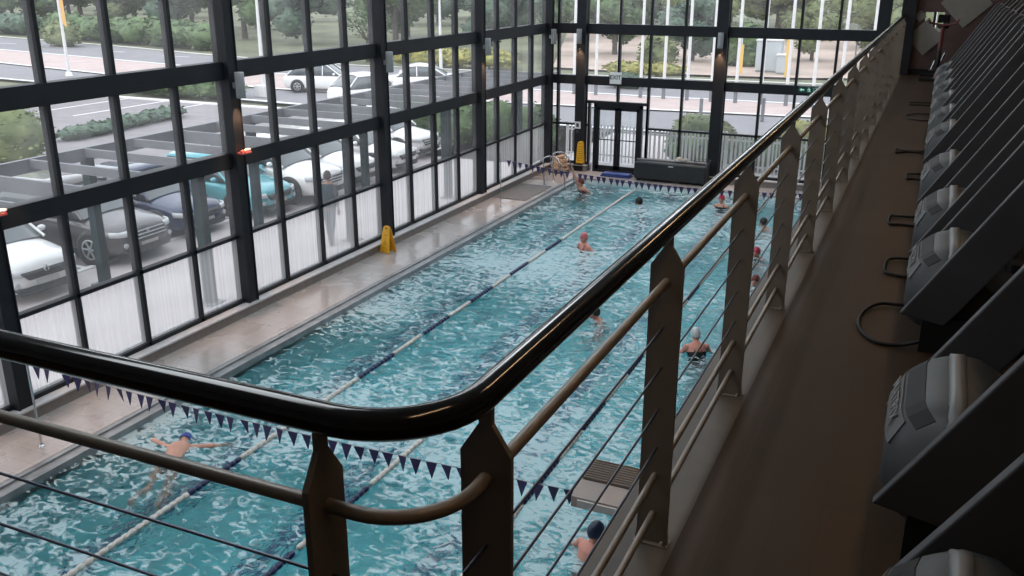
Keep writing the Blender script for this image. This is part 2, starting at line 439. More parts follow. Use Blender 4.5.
# double door
def door():
    root = empty('door_1', (-8.875, 27.78, 0)); root['kind'] = 'structure'; root['label'] = 'glazed double doors in the end wall'
    fr = MB(); fr.box(-.79,-.70,-.06,.06,0,2.16); fr.box(.70,.79,-.06,.06,0,2.16); fr.box(-.79,.79,-.06,.06,2.05,2.16); fr.box(-.79,.79,-.07,.07,-.0,.06)
    fr.build('door_frame', M_['frame'], root)
    sg = MB(); sg.box(-.92,-.79,-.005,.005,.06,2.14); sg.box(.79,.92,-.005,.005,.06,2.14)
    sg.build('side_glass', M_['glass'], root)
    for s in (-1, 1):
        lf = MB(); x0, x1 = (-.70,-.005) if s < 0 else (.005,.70)
        lf.box(x0, x0+.095, -.03,.03,.07,2.05); lf.box(x1-.095, x1, -.03,.03,.07,2.05); lf.box(x0,x1,-.03,.03,1.96,2.05); lf.box(x0,x1,-.03,.03,.07,.2)
        o = lf.build('door_leaf', M_['frame'], root)
        g = MB(); g.box(x0+.09, x1-.09, -.004,.004,.2,1.96); g.build('glass', M_['glass'], o)
        h = MB(); xx = -.06*s*-1 if False else s*.055
        h.tube([(xx,-.03,.95),(xx,-.09,.95),(xx,-.09,1.25),(xx,-.03,1.25)], .012, 8); h.build('handle', M_['cable'], o)
        b_ = MB(); b_.box(x0+.09, x1-.09, -.035,-.015,1.02,1.05); b_.build('push_bar', M_['frame'], o)
door()

# ceiling, solid walls, gallery slab
m = MB(); m.box(-11.5, 9, -3, 28.2, TOPZ, TOPZ+.3); struct(m.build('ceiling', M_['ceil']), 'hall ceiling')
m = MB(); m.box(5.2, 5.4, -3, 28.2, 0, TOPZ); struct(m.build('wall_right', M_['wallp']), 'solid wall behind the gym')
m = MB(); m.box(-11.5, 5.4, -3.2, -3, 0, TOPZ); struct(m.build('wall_back', M_['wallp']), 'solid wall behind the camera')
GZ = 4.35
m = MB(); m.box(-.53, 5.2, -3, 17.95, GZ-.065, GZ); struct(m.build('floor', M_['wood'], recalc=True), 'dark wooden floor of the gym gallery')
m = MB(); m.box(-.70, 5.2, -3, 17.95, GZ-.30, GZ-.066); m.box(-11.0, -.70, -3, .92, GZ-.30, GZ-.066)
struct(m.build('gallery_slab', M_['conc']), 'concrete slab carrying the gallery')
m = MB()
m.box(-.745, -.53, 1.14, 17.85, GZ-.06, GZ, 0); m.box(-.745, -.725, 1.14, 17.85, GZ-.30, GZ-.0601, 0)
m.box(-11.0, -.53, .93, 1.14, GZ-.06, GZ-.002, 0); m.box(-11, -.725, 1.12, 1.14, GZ-.30, GZ-.0601, 0)
struct(m.build('trim_4', M_['steel2']), 'grey steel edge channel of the gallery floor')
m = MB(); m.box(-11.0, -.53, -3, .93, GZ-.065, GZ); struct(m.build('floor', M_['wood']), 'dark wooden floor of the cross gallery')

M_['steel3'] = M_['steel2']
# ------------------------------------------------------------------ railing
def arcpath(z, rad=.15, xend=-10.9, yend=17.75, x0=-.60, y0=1.045, n=10):
    pts = [(xend, y0, z), (-4, y0, z), (-2, y0, z)]
    cx, cy_ = x0-rad, y0+rad
    for k in range(n+1):
        t = -PI/2 + PI/2*k/n
        pts.append((cx+rad*math.cos(t), cy_+rad*math.sin(t), z))
    pts += [(x0, 4, z), (x0, 9, z), (x0, yend, z)]
    return pts
rl = empty('railing', (-.6, 1.2, GZ))
tag(rl, 'gallery railing with black tube handrail, grey plate posts and cables', 'railing')
def rp(mb, name, m): 
    o = mb.build(name, m, rl); o.matrix_parent_inverse = Matrix.Translation((.6,-1.2,-GZ)); return o
m = MB(); m.tube(arcpath(CAMZ-.65, .17), .0265, 20); rp(m, 'handrail', M_['rail'])
m = MB(); m.tube(arcpath(CAMZ-.807, .14), .0125, 12); rp(m, 'mid_rail', M_['steel'])
for z in (-.94, -1.065, -1.195, -1.322):
    m = MB(); m.tube([(-.6, 1.14, CAMZ+z), (-.6, 17.75, CAMZ+z)], .0032, 6)
    m.tube([(-.72, 1.045, CAMZ+z), (-10.9, 1.045, CAMZ+z)], .0032, 6); rp(m, 'cable', M_['cable'])
for z in (-1.415, -1.545):
    m = MB(); m.tube(arcpath(CAMZ+z, .14), .010, 10); rp(m, 'bottom_rail', M_['steel'])
def post(x, y, along):
    m = MB(); h = GZ-.0; T = CAMZ
    pr = [(-.047,T-.76),(-.047,T-1.6),(-.052,h),(.052,h),(.047,T-1.6),(.047,T-.76),(.012,T-.705),(.012,T-.672),(-.012,T-.672),(-.012,T-.705)]
    if along == 'Y': m.prism([(x+p, q) for p, q in pr], 'Y', y-.006, y+.006)
    else: m.prism([(y+p, q) for p, q in pr], 'X', x-.006, x+.006)
    b = MB()
    o = rp(m, 'post', M_['steel'])
    if along == 'Y': b.box(x-.054, x+.054, y-.022, y+.022, h, h+.005)
    else: b.box(x-.022, x+.022, y-.054, y+.054, h, h+.005)
    for sx in (-1, 1):
        if along == 'Y': b.lathe([(0,.012),(.006,.012),(.007,.0)], (x+sx*.035, y-.014, h+.004), 8)
        else: b.lathe([(0,.012),(.006,.012),(.007,.0)], (x-.014, y+sx*.035, h+.004), 8)
    q = b.build('base_plate', M_['steel']); q.parent = o
y = 1.23; k = 0
while y < 17.9:
    post(-.6, y, 'Y'); y += 1.149
for x in (-.80, -1.95, -3.1, -4.25, -5.4, -6.55, -7.7, -8.85, -10.0): post(x, 1.045, 'X')

# unseen lamps added to raise the brightness of hall and gym
M_['added_panel_day'] = mat('added_lamp_panel', (.9,.9,.9), .5, emit=(.88,.95,1.0), estr=1.6)
M_['added_panel_warm'] = mat('added_gym_tube', (.9,.8,.6), .5, emit=(1,.62,.32), estr=12)
def added_lamp(x, y, sx, sy, z, m_, power, col, label, cat_g):
    root = empty('added_lamp', (x, y, z)); tag(root, label, 'ceiling lamp', cat_g)  # lamp added unseen for brightness
    q = MB(); q.box(-sx/2-.05, sx/2+.05, -sy/2-.05, sy/2+.05, -.06, .0 if z > TOPZ-.1 else .02); q.build('housing', M_['added_lampg0'], root)
    q = MB(); q.box(-sx/2, sx/2, -sy/2, sy/2, -.075, -.06); q.build('added_diffuser', m_, root)
    if z < TOPZ-.1:
        for yy in (-sy*.4, sy*.4):
            q = MB(); q.tube([(0,yy,.0),(0,yy,TOPZ-z)], .008, 6); q.build('added_rod', M_['added_lampg0'], root)
    l = area('added_lamp_light', (x, y, z-.09), (0,0,0), sx, sy, power, col)
M_['added_lampg0'] = mat('added_lamp_housing', (.30,.30,.30), .5)
for i in range(5):
    for x in (-8.2, -3.4):
        added_lamp(x, 2.5+i*5.4, 1.6, 2.6, TOPZ, M_['added_panel_day'], HALLW, (.90,.96,1.0), 'wide white light panel added unseen over the pool', 'added unseen light panels over the pool')
for i in range(5):  # warm lamps added unseen, also for the handrail's warm streak
    added_lamp(.35, 1.2+i*3.5, .10, 1.5, 7.7, M_['added_panel_warm'], GYMW, (1,.70,.42), 'slim warm lamp added unseen over the gallery', 'added unseen warm lamps over the gallery')
# ------------------------------------------------------------------ things around the pool
M_['ropew'] = mat('lane_float_white', (.58,.56,.53), .4)
M_['ropen'] = mat('lane_float_navy', (.012,.02,.08), .35)
M_['chrome'] = mat('polished_steel', (.55,.56,.58), .18, metal=1)
M_['yel'] = mat('yellow_plastic', (.80,.42,.02), .4, var=.08)
M_['blk'] = mat('black_print', (.02,.02,.02), .5)
M_['flag'] = mat('navy_pennant', (.03,.022,.085), .7, var=.1)
M_['cord'] = mat('pennant_cord', (.25,.24,.26), .6)
M_['lampg'] = mat('lamp_grey', (.30,.32,.33), .35, var=.05)
M_['signw'] = mat('sign_white', (.70,.72,.72), .5)
M_['peach'] = mat('faded_rope', (.55,.36,.24), .7, var=.3, vscale=20)
M_['tarp'] = mat('black_tarpaulin', (.018,.021,.025), .45, var=.2, bump=.4, bscale=4)
M_['bluep'] = mat('blue_foam', (.02,.05,.22), .6)
M_['matg'] = mat('grey_deck_mat', (.16,.155,.155), .8, var=.12, vscale=20, bump=.3, bscale=60)

def lane_rope(x, label, jt):
    """floats in white and navy runs; jt = y of the first change"""
    root = empty('lane_rope', (x, PN, WATER)); tag(root, label, 'lane rope', 'lane ropes floating on the pool')
    m = MB(); m.tube([(0,.0,.02),(0,PF-PN,.02)], .006, 6); m.build('rope', M_['cord'], root)
    runs = [(PN+.3, jt[0], 0)] + [(jt[i], jt[i+1], (i+1) % 2) for i in range(len(jt)-1)] + [(jt[-1], PF-.2, 0)]
    for y0, y1, navy in runs:
        if y1 - y0 < .2: continue
        m = MB(); n = int((y1-y0)/.105); prof = []
        for k in range(n):
            h = y0 - PN + k*.105
            prof += [(.016,h),(.036,h+.012),(.040,h+.05),(.036,h+.088),(.016,h+.10)]
        m.lathe(prof, (0,0,.02), 8, axis='Y')
        m.build('float_run', M_['ropen'] if navy else M_['ropew'], root)
lane_rope(-7.70, 'lane rope of white and navy floats nearest the long glass wall', [7.39,8.35,9.3,10.2,11.17,12.22,13.26,14.23,15.14,16.1,17.0,18.0,19.0,20.0])
lane_rope(-5.77, 'middle lane rope of white and navy floats, passing behind the railing corner', [6.4,7.0,7.9,8.5,10.4,11.3,12.4,13.3,14.4,15.3,16.3,17.2,18.3,19.2])
lane_rope(-3.86, 'lane rope of white and navy floats seen through the gallery cables', [8.9,10.1,11.0,12.0,13.1,14.0,15.1,16.0,17.0,18.0])

def flag_line(y, z0, sag, x0, x1, label, n, zs):
    root = empty('pennant_line', (x0, y, z0)); tag(root, label, 'pennant line', 'pennant lines strung over the pool')
    f = lambda t: -4*sag*t*(1-t) + (zs-z0)*t
    W = x1-x0
    m = MB(); m.tube([(W*k/24, 0, f(k/24)) for k in range(25)], .004, 5); m.build('cord', M_['cord'], root)
    rr = random.Random(int(y*10)); proto = None
    me = MB(); me.add([(-.062,-.003,0),(.062,-.003,0),(.0,-.003,-.185),(-.062,.003,0),(.062,.003,0),(.0,.003,-.185)], [(0,2,1),(3,4,5),(0,1,4,3),(1,2,5,4),(2,0,3,5)])
    mesh = me.mesh('pennant', M_['flag'])
    for k in range(n):
        t = (k+.8)/(n+.4) + rr.uniform(-.0025,.0025)
        if rr.random() < .06: continue
        o = bpy.data.objects.new('pennant', mesh); COL.objects.link(o); o.parent = root
        o.location = (W*t, 0, f(t)-.002); o.rotation_euler = (rr.uniform(-.2,.2), rr.uniform(-.06,.06), rr.uniform(-.35,.35))
flag_line(7.39, 1.20, .10, -10.20, -1.70, 'string of navy pennants low behind the black handrail', 48, 1.28)
flag_line(22.0, 1.33, .22, -10.15, -1.70, 'string of navy pennants across the far end of the pool', 50, 1.20)
for (x, y, h, lab) in ((-10.24, 7.39, 1.24, 'thin steel pennant pole on the deck at the photo\'s left edge'), (-10.25, 22.0, 1.36, 'thin steel pennant pole on the deck beside the grey mat')):
    root = empty('pennant_pole', (x, y, 0)); tag(root, lab, 'pole')
    m = MB(); m.tube([(0,0,0),(0,0,h)], .014, 8); m.tube([(0,0,h-.01),(.09,0,h-.01)], .008, 6); m.build('pole', M_['chrome'], root)
    m = MB(); m.lathe([(.0,.03),(.03,.03),(.045,0)], (0,0,0), 12); m.build('socket', M_['chrome'], root)

# wet floor signs
def floor_sign(name, loc, rz, label, tilt=.16, hatch=False):
    root = empty(name, loc, rz); tag(root, label, 'warning sign', 'yellow warning signs')
    for s in (-1, 1):
        pr = [(-.15,0),(-.135,.0),(-.12,.02),(.12,.02),(.135,.0),(.15,0),(.145,.08),(.105,.52),(.085,.60),(.05,.63),(-.05,.63),(-.085,.60),(-.105,.52),(-.145,.08)]
        T = Matrix.Translation((0, s*.115, 0)) @ Matrix.Rotation(s*tilt, 4, 'X')
        m = MB(); m.prism(pr, 'Y', -.008, .008, M=T)
        o = m.build('panel', M_['yel'], root)
        k = MB(); 
        k.prism([(-.035,.565),(.035,.565),(.035,.59),(-.035,.59)], 'Y', -.010, .010, M=T); k.build('hand_slot', M_['blk'], o)
        g = MB()
        if hatch:
            for r_ in range(7):
                for c_ in range(4):
                    zc = .10 + r_*.065; xc = -.075 + c_*.05 + (r_ % 2)*.012
                    g.prism([(xc-.014,zc-.014),(xc+.014,zc-.006),(xc+.012,zc+.016),(xc-.012,zc+.010)], 'Y', -.0105, .0105, M=T)
        else:
            g.prism([(-.075,.20),(.075,.20),(0,.34)], 'Y', -.010, .010, M=T)
            g.prism([(-.07,.12),(.07,.12),(.07,.145),(-.07,.145)], 'Y', -.010, .010, M=T)
            g.prism([(-.06,.41),(.06,.41),(.06,.435),(-.06,.435)], 'Y', -.010, .010, M=T)
        g.build('print', mat('sign_print', (.62,.27,.01) if not hatch else (.12,.07,.01), .5), o)
    m = MB(); m.box(-.03,.03,-.01,.01,.58,.62); m.build('hinge', M_['yel'], root)
floor_sign('wet_floor_sign', (-10.80, 17.10, 0), -.25, 'plain yellow folding wet floor sign standing on the deck by the long glass wall')
floor_sign('wet_floor_sign', (-9.97, 27.42, .27), .0, 'yellow patterned safety sign hung on the column beside the double doors', tilt=.0, hatch=True)
list(COL.objects)
for o in COL.objects:
    if o.name == 'wet_floor_sign.001': o.scale = (.80,.62,1.12)

# wall lamps with warm downlight
def wall_lamp(x, y, z, dirx, diry, label, lit=True):
    root = empty('wall_lamp', (x, y, z)); tag(root, label, 'wall lamp', 'cylinder lamps on the columns')
    m = MB(); m.lathe([(.0,0),(.078,0),(.082,-.015),(.082,-.43),(.07,-.44),(.07,-.42),(0,-.42)], (0,0,0), 20); m.build('housing', M_['lampg'], root)
    m = MB(); m.box(min(0,dirx*.14)-.03*abs(diry), max(0,dirx*.14)+.03*abs(diry), min(0,diry*.14)-.03*abs(dirx), max(0,diry*.14)+.03*abs(dirx), -.28, -.18); m.build('bracket', M_['lampg'], root)
    m = MB(); m.lathe([(0,-.421),(.066,-.421),(.066,-.425),(0,-.425)], (0,0,0), 16)
    m.build('lamp_lens', mat('lamp_lens', (.9,.6,.4), .3, emit=(1,.55,.28), estr=6 if lit else .2), root)
    if lit:
        l = bpy.data.lights.new('wall_lamp_light', 'SPOT'); l.energy = 110; l.color = (1,.52,.26); l.spot_size = 1.2; l.spot_blend = .6; l.shadow_soft_size = .06
        lo = bpy.data.objects.new('wall_lamp_light', l); COL.objects.link(lo); lo.location = (x+dirx*.02, y+diry*.02, z-.44); lo.parent = None
        lo.rotation_euler = (0, 0, 0)
    return root
wl = ['on the long glass wall column at the photo\'s left edge','on the long glass wall column with the small red glare ledge','on the column above the yellow folding sign','on the long glass wall column nearest the room corner']
for y, lab, lit in ((7.85, wl[0], 1), (12.75, wl[1], 1), (17.65, wl[2], 0), (22.60, wl[3], 1), (27.42, 'in the corner where the two glass walls meet', 0)):
    wall_lamp(-10.90, y if y < 27 else 27.30, 4.40, -1, 0, 'grey cylinder wall lamp ' + lab, lit)
for x, lab in ((-10.10, 'beside the double doors'), (-5.76, 'on the end wall column behind the black cover')):
    wall_lamp(x, 27.40, 4.42, 0, 1, 'grey cylinder wall lamp ' + lab, True)
for y, lab in ((7.85, 'small red and white clamp on the column at the photo\'s left edge'), (12.75, 'added ledge coloured as red and white lamp glare on the column under the first full wall lamp')):  # both ledges are added and stand for lamp glare
    root = empty('glare_ledge', (-11.02, y, 3.02)); tag(root, lab, 'clamp', 'lamp glare ledges on the long wall columns')  # added ledge; its red and white stand for the wall lamp's glare
    m = MB(); m.box(0, .14, -.10, .12, -.03, .0); m.ell((.09,-.05,.02),(.04,.05,.025)); m.build('bracket', mat('glare_red', (.65,.12,.10), .4), root)
    m = MB(); m.ell((.09,.07,.025),(.035,.09,.03)); m.build('cap', M_['signw'], root)

# signs on the end wall
def text_mesh(name, body, size, m, parent, M, ext=.002, bold=False):
    cu = bpy.data.curves.new(name, 'FONT'); cu.body = body; cu.size = size; cu.extrude = ext; cu.align_x = 'CENTER'; cu.align_y = 'CENTER'
    if bold: cu.offset = size*.02
    t = bpy.data.objects.new(name, cu); COL.objects.link(t)
    dg = bpy.context.evaluated_depsgraph_get(); me = bpy.data.meshes.new_from_object(t.evaluated_get(dg))
    bpy.data.objects.remove(t); bpy.data.curves.remove(cu)
    me.materials.clear(); me.materials.append(m); me.transform(M)
    o = bpy.data.objects.new(name, me); COL.objects.link(o); o.parent = parent
    return o
FACE_S = Matrix.Rotation(PI/2, 4, 'X')      # text facing -Y
root = empty('exit_sign', (-8.96, 27.66, 2.97)); tag(root, 'white sign reading EXIT in dark letters above the double doors', 'exit sign')
m = MB(); m.box(-.185,.185,-.035,.02,-.175,.175); m.build('panel', M_['signw'], root, bevel=.006)
text_mesh('lettering', 'EXIT', .175, M_['blk'], root, Matrix.Translation((0,-.037,.02)) @ FACE_S, bold=True)
root = empty('exit_sign', (-3.20, 27.66, 2.90)); tag(root, 'dark green sign with pale arrow and running figure, half behind the handrail', 'exit sign')
m = MB(); m.box(-.30,.30,-.03,.02,-.09,.09); m.build('panel', mat('sign_green', (.01,.05,.04), .4), root)
g = MB()
g.prism([(-.26,0),(-.20,.05),(-.20,.018),(-.13,.018),(-.13,-.018),(-.20,-.018),(-.20,-.05)], 'Y', -.034, -.03)
for p, q, r_ in (((.0,.02),(.02,-.02),.012),((.02,-.02),(-.03,-.05),.010),((.02,-.02),(.05,-.055),.010),((.0,.02),(-.05,.0),.008),((.0,.02),(.045,.012),.008)):
    g.tube([(p[0],-.032,p[1]),(q[0],-.032,q[1])], r_, 6)
g.ell((-.005,-.032,.05),(.016,.006,.016)); g.box(.12,.125,-.034,-.03,-.06,.06); g.box(.12,.2,-.034,-.03,.055,.06); g.box(.195,.2,-.034,-.03,-.06,.06)
g.build('pictogram', mat('sign_pale_green', (.30,.62,.50), .4, emit=(.3,.62,.5), estr=.35), root)
root = empty('notice', (-10.12, 27.51, 1.47)); tag(root, 'small square white notice on the column beside the double doors', 'notice')
m = MB(); m.box(-.10,.10,-.008,.0,-.11,.11); m.build('panel', M_['signw'], root)
m = MB(); m.box(-.045,.045,-.011,-.008,-.06,.06); m.box(-.02,.02,-.013,-.011,.0,.04); m.box(-.04,.04,-.02,.0,-.24,-.17); m.build('pictogram', M_['cable'], root)

# black cover over the reel bench
root = empty('covered_bench', (-6.90, 27.18, 0)); tag(root, 'long bench under a black cover against the end glass wall', 'bench')
m = MB(); m.box(-1.12,1.10,-.30,.24,.06,.60, bev=.04); m.build('cover', M_['tarp'], root)
for sx in (-1,1):
    m = MB(); m.box(sx*1.0-.05,sx*1.0+.05,-.22,.18,0,.07); m.build('foot', M_['frame'], root)
m = MB(); m.tube([(-1.12,.0,.62),(1.0,.0,.63)], .03, 10); m.build('top_roll', mat('grey_webbing', (.22,.23,.23), .6), root)
m = MB(); m.box(-.05,.10,-.306,-.300,.50,.53); m.build('handle', M_['signw'], root)
root = empty('towel', (-6.58, 27.05, .61)); tag(root, 'crumpled pale grey towel on top of the black covered bench', 'towel')
m = MB()
for k in range(7): m.ell((rnd.uniform(-.15,.15), rnd.uniform(-.06,.06), .05+rnd.uniform(0,.09)), (rnd.uniform(.06,.12), .07, rnd.uniform(.05,.08)), 8, 6)
o = m.build('cloth', mat('towel_cloth', (.42,.41,.38), .9, var=.2), root)
root = empty('wire_basket', (-5.98, 27.05, .62)); tag(root, 'small dark wire basket on the right end of the black covered bench', 'basket')
m = MB()
for z, r_ in ((.007,.14),(.07,.17),(.14,.19)): m.tube([(r_*1.4*math.cos(t*PI/8), r_*math.sin(t*PI/8), z) for t in range(17)], .007, 5)
for t in range(12):
    c_, s_ = math.cos(t*PI/6), math.sin(t*PI/6); m.tube([(.14*1.4*c_,.14*s_,0),(.19*1.4*c_,.19*s_,.14)], .005, 5)
m.build('wire', M_['cable'], root)
root = empty('floating_mat', (-8.68, 27.22, 0)); tag(root, 'stack of flat blue foam mats on the deck in front of the doors', 'foam mats')
for k in range(2):
    m = MB(); m.box(-.48+.04*k,.50-.03*k,-.18,.16,.055*k,.05+.055*k, bev=.015); m.build('foam_sheet', M_['bluep'], root)
root = empty('coiled_rope', (-10.55, 27.15, 0)); tag(root, 'faded orange heap of coiled lane rope in the room corner', 'coiled rope')
m = MB()
for k in range(9):
    rr = .26 - .012*k; cx, cy_ = rnd.uniform(-.06,.06), rnd.uniform(-.05,.05); tl = rnd.uniform(-.25,.25)
    m.tube([(cx+rr*math.cos(t*PI/9), cy_+rr*math.sin(t*PI/9), .05+.055*k+tl*.2*math.cos(t*PI/9)+rnd.uniform(-.008,.008)) for t in range(19)], .036, 8)
m.build('coils', M_['peach'], root)
m = MB(); m.lathe([(0,0),(.30,0),(.30,.03),(0,.03)], (0,0,0), 18); m.build('trolley_base', M_['frame'], root)
for t in range(5):
    a_ = t*2*PI/5; m = MB(); m.tube([(.3*math.cos(a_),.3*math.sin(a_),.02),(.31*math.cos(a_),.31*math.sin(a_),.5)], .012, 6); m.build('stake', M_['chrome'], root)
# ladder
root = empty('pool_ladder', (-9.9, 25.4, 0)); tag(root, 'stainless steel pool ladder with two arched handrails at the far left corner', 'ladder')
for y in (25.05-25.4, 25.80-25.4):
    m = MB(); pts = [(-.33,y,0),(-.36,y,.45),(-.37,y,.75)]
    for k in range(9):
        t = PI - k*PI/10; pts.append((-.12+.25*math.cos(t), y, .78+.12*math.sin(t)))
    pts += [(.20,y,.62),(.30,y,.30),(.34,y,0),(.36,y,-.5),(.36,y,-1.2)]
    m.tube(pts, .021, 10); m.build('handrail', M_['chrome'], root)
    m = MB(); m.lathe([(0,.02),(.045,.02),(.05,0)], (-.33,y,0), 12); m.build('flange', M_['chrome'], root)
for z in (-.35,-.62,-.89):
    m = MB(); m.box(.32,.42,-.33,.38,z,z+.03); m.build('tread', M_['chrome'], root)
m = MB(); m.box(-.52,.50,-.98,1.0,0,.018, bev=.004)
o = m.build('deck_mat', M_['matg'], loc=(-10.47, 24.0, 0)); tag(o, 'flat grey mat on the deck beside the pool ladder', 'mat')
# flood light hung from the gallery edge
root = empty('flood_light', (-1.00, 3.50, 3.82)); tag(root, 'ribbed beige flood light hung below the gallery edge over the water', 'flood light')
M_['flood'] = mat('flood_housing', (.26,.21,.18), .5, var=.05); M_['floodl'] = mat('flood_rim', (.42,.36,.33), .45)
m = MB(); m.box(-.23,.30,-.0,.20,-.08,-.01, bev=.012)
for k in range(9): m.box(-.22,.29, .005+k*.021, .009+k*.021, -.012, .006)
m.build('housing', M_['flood'], root)
m = MB(); m.prism([(-.095,-.10),(-.0,-.08),(-.0,-.008),(-.09,-.05)], 'X', -.24, .30); m.build('front_rim', M_['floodl'], root)
m = MB(); m.box(-.21,.28,-.099,-.091,-.095,-.06); m.build('lens', M_['signw'], root)
m = MB(); m.tube([(.28,.1,-.05),(.33,.1,-.05),(.33,.1,.27)], .015, 8); m.build('bracket', M_['cable'], root)
# ------------------------------------------------------------------ gym gallery
M_['tplate'] = mat('treadmill_upright_grey', (.050,.053,.060), .5, var=.06, vscale=3, spec=.3)
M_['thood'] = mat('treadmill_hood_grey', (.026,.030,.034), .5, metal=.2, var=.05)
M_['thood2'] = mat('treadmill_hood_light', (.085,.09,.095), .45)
M_['tdark'] = mat('treadmill_dark_plastic', (.008,.008,.009), .6, var=.1, spec=.25)
M_['belt'] = mat('treadmill_belt', (.012,.012,.012), .7, bump=.2, bscale=200)
M_['letter'] = mat('raised_letters', (.17,.18,.185), .4)
M_['screen'] = mat('dark_screen', (.01,.01,.012), .12)
def treadmill():
    """front of the machine at x = 0 facing the pool, near side at y = 0"""
    W = .72
    root = empty('treadmill', (0,0,0))
    m = MB()
    m.box(.10, .62, .03, W-.03, .05, .17, bev=.02)
    for y in (.0, W-.10): m.box(.5, 2.05, y, y+.10, .08, .19, bev=.02)
    m.build('base_frame', M_['tdark'], root)
    m = MB(); m.box(.55, 2.0, .10, W-.10, .13, .17); m.build('running_belt', M_['belt'], root)
    for y in (.0, W-.10):
        m = MB(); m.box(.62, 2.0, y+.012, y+.088, .19, .197); m.build('side_tread', M_['thood'], root)
    for y in (.05, W-.05):
        m = MB(); m.lathe([(0,-.02),(.035,-.02),(.04,-.01),(.04,.01),(.035,.02),(0,.02)], (.16,y,.04), 14, axis='Y'); m.build('wheel', M_['tdark'], root)
    # motor hood, rounded in plan towards both sides
    rings = []
    for k in range(13):
        t = k/12; y = .045 + t*(W-.09); e = abs(2*t-1); s = 1 - .16*max(0,(e-.55)/.45)**2 - .10*(e > .99)
        x0 = .010 + .09*max(0,(e-.45)/.55)**2.2
        prof = [(x0+.02,.10),(x0,.16),(x0+.005,.31),(x0+.04,.385),(x0+.10,.435),(.20,.462),(.27,.455),(.34,.41),(.46,.27),(.56,.20),(.58,.10)]
        rings.append([(x, y, .1+(z-.1)*s) for x, z in prof])
    m = MB(); m.loft(rings); hd = m.build('motor_hood', M_['thood'], root)
    # light ridge over the crown and the front name panel
    rr = []
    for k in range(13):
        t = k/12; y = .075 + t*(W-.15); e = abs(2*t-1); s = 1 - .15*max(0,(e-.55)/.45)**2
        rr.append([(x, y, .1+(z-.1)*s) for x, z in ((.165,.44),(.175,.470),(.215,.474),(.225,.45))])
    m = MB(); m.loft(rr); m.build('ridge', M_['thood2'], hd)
    def skin_strip(t0, t1, i0, i1, a0, a1, off, n=10):     # a strip lying on the hood between two profile points
        rows = []
        for k in range(n+1):
            tt = (t0 + (t1-t0)*k/n)*12; j = min(int(tt), 11); fr_ = tt - j
            P = [Vector(rings[j][i]).lerp(Vector(rings[j+1][i]), fr_) for i in (i0, i1)]
            p, q = P[0].lerp(P[1], a0), P[0].lerp(P[1], a1); nn = Vector((-(q.z-p.z), 0, q.x-p.x)).normalized()
            rows.append([p - nn*.004, p + nn*off, q + nn*off, q - nn*.004])
        return MB().loft(rows, smooth=False)
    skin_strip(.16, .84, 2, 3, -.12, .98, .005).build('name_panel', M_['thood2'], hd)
    skin_strip(.10, .90, 3, 4, .12, .95, .003).build('recess', M_['tdark'], hd)
    # lettering facing the pool, tops leaning back towards the runner
    tl = Matrix.Translation((.0235, W/2, .351)) @ Matrix.Rotation(-PI/2, 4, 'Z') @ Matrix.Rotation(math.radians(65), 4, 'X')
    text_mesh('lettering', 'MATRIX', .062, M_['letter'], hd, tl @ Matrix.Scale(1.45, 4, (1,0,0)), ext=.0015, bold=True)
    for (x, z) in ((.022,.215),(.09,.325)):
        m = MB(); m.lathe([(0,-.004),(.013,-.004),(.013,.004),(0,.004)], (x+.03, .052, z), 12, axis='Y'); m.build('bolt', M_['tdark'], hd)
    # leaning uprights
    for y0 in (-.012, W-.028):
        pr = [(0,.172),(.19,.138),(.235,.20),(.86,1.20),(.70,1.28),(.66,1.25),(.33,.71)]
        m = MB(); m.prism(pr, 'Y', y0, y0+.040); u = m.build('upright', M_['tplate'], root, bevel=.006)
        m = MB(); m.box(.10, .32, y0+.006, y0+.034, .0, .17); m.build('foot', M_['tdark'], u)
    # console with display, cup holders, grips
    m = MB()
    T = Matrix.Translation((.80,W/2,1.30)) @ Matrix.Rotation(math.radians(-52), 4, 'Y')
    m.box(-.16,.20,-.42,.42,-.035,.035, M=T, bev=.0); cns = m.build('console', M_['tdark'], root, bevel=.015)
    m = MB(); m.box(-.06,.16,-.19,.19,.036,.042, M=T); m.build('display', M_['screen'], cns)
    m = MB(); m.tube([(.78,.06,1.20),(.80,.10,1.32),(.84,.30,1.36),(.84,W-.30,1.36),(.80,W-.10,1.32),(.78,W-.06,1.20)], .017, 8); m.build('front_grip', M_['tdark'], root)
    for y in (.03, W-.03):
        m = MB(); m.tube([(.74,y,1.18),(.85,y,1.12),(1.15,y,1.04),(1.30,y,1.02)], [.026,.026,.022,.020], 10); m.build('side_handrail', M_['tdark'], root)
    for y in (.16, W-.16):
        m = MB(); m.lathe([(.0,-.04),(.035,-.04),(.042,.03),(.036,.03),(.032,-.03),(0,-.03)], (.83,y,1.27), 12); m.build('cup_holder', M_['tdark'], root)
    # emergency stop disk on the deck
    m = MB(); m.lathe([(0,0),(.035,0),(.035,.01),(.026,.014),(0,.012)], (.62,.60,.20), 14); m.build('end_cap', M_['letter'], root)
    return root
tm0 = treadmill()
TY = [1.385, 2.60, 4.36, 5.42, 6.72, 8.32, 9.45, 10.7, 12.0, 13.3, 14.6]
TL = ['partly cut off at the bottom right corner of the photo', 'nearest one with its whole front hood in view', 'third from the camera, beyond the largest floor cable loop', 'fourth from the camera',
      'fifth from the camera, just short of the short dark cable', 'sixth from the camera', 'seventh from the camera', 'eighth from the camera', 'ninth from the camera', 'tenth from the camera', 'last one at the far end of the row']
tms = []
bpy.context.view_layer.update()
for i, y in enumerate(TY):
    o = tm0 if i == 0 else copy_tree(tm0)
    o.location = (.0, y, GZ); tms.append(o)
    tag(o, 'grey treadmill facing the pool, ' + TL[i], 'treadmill', 'treadmills lined up on the gallery')
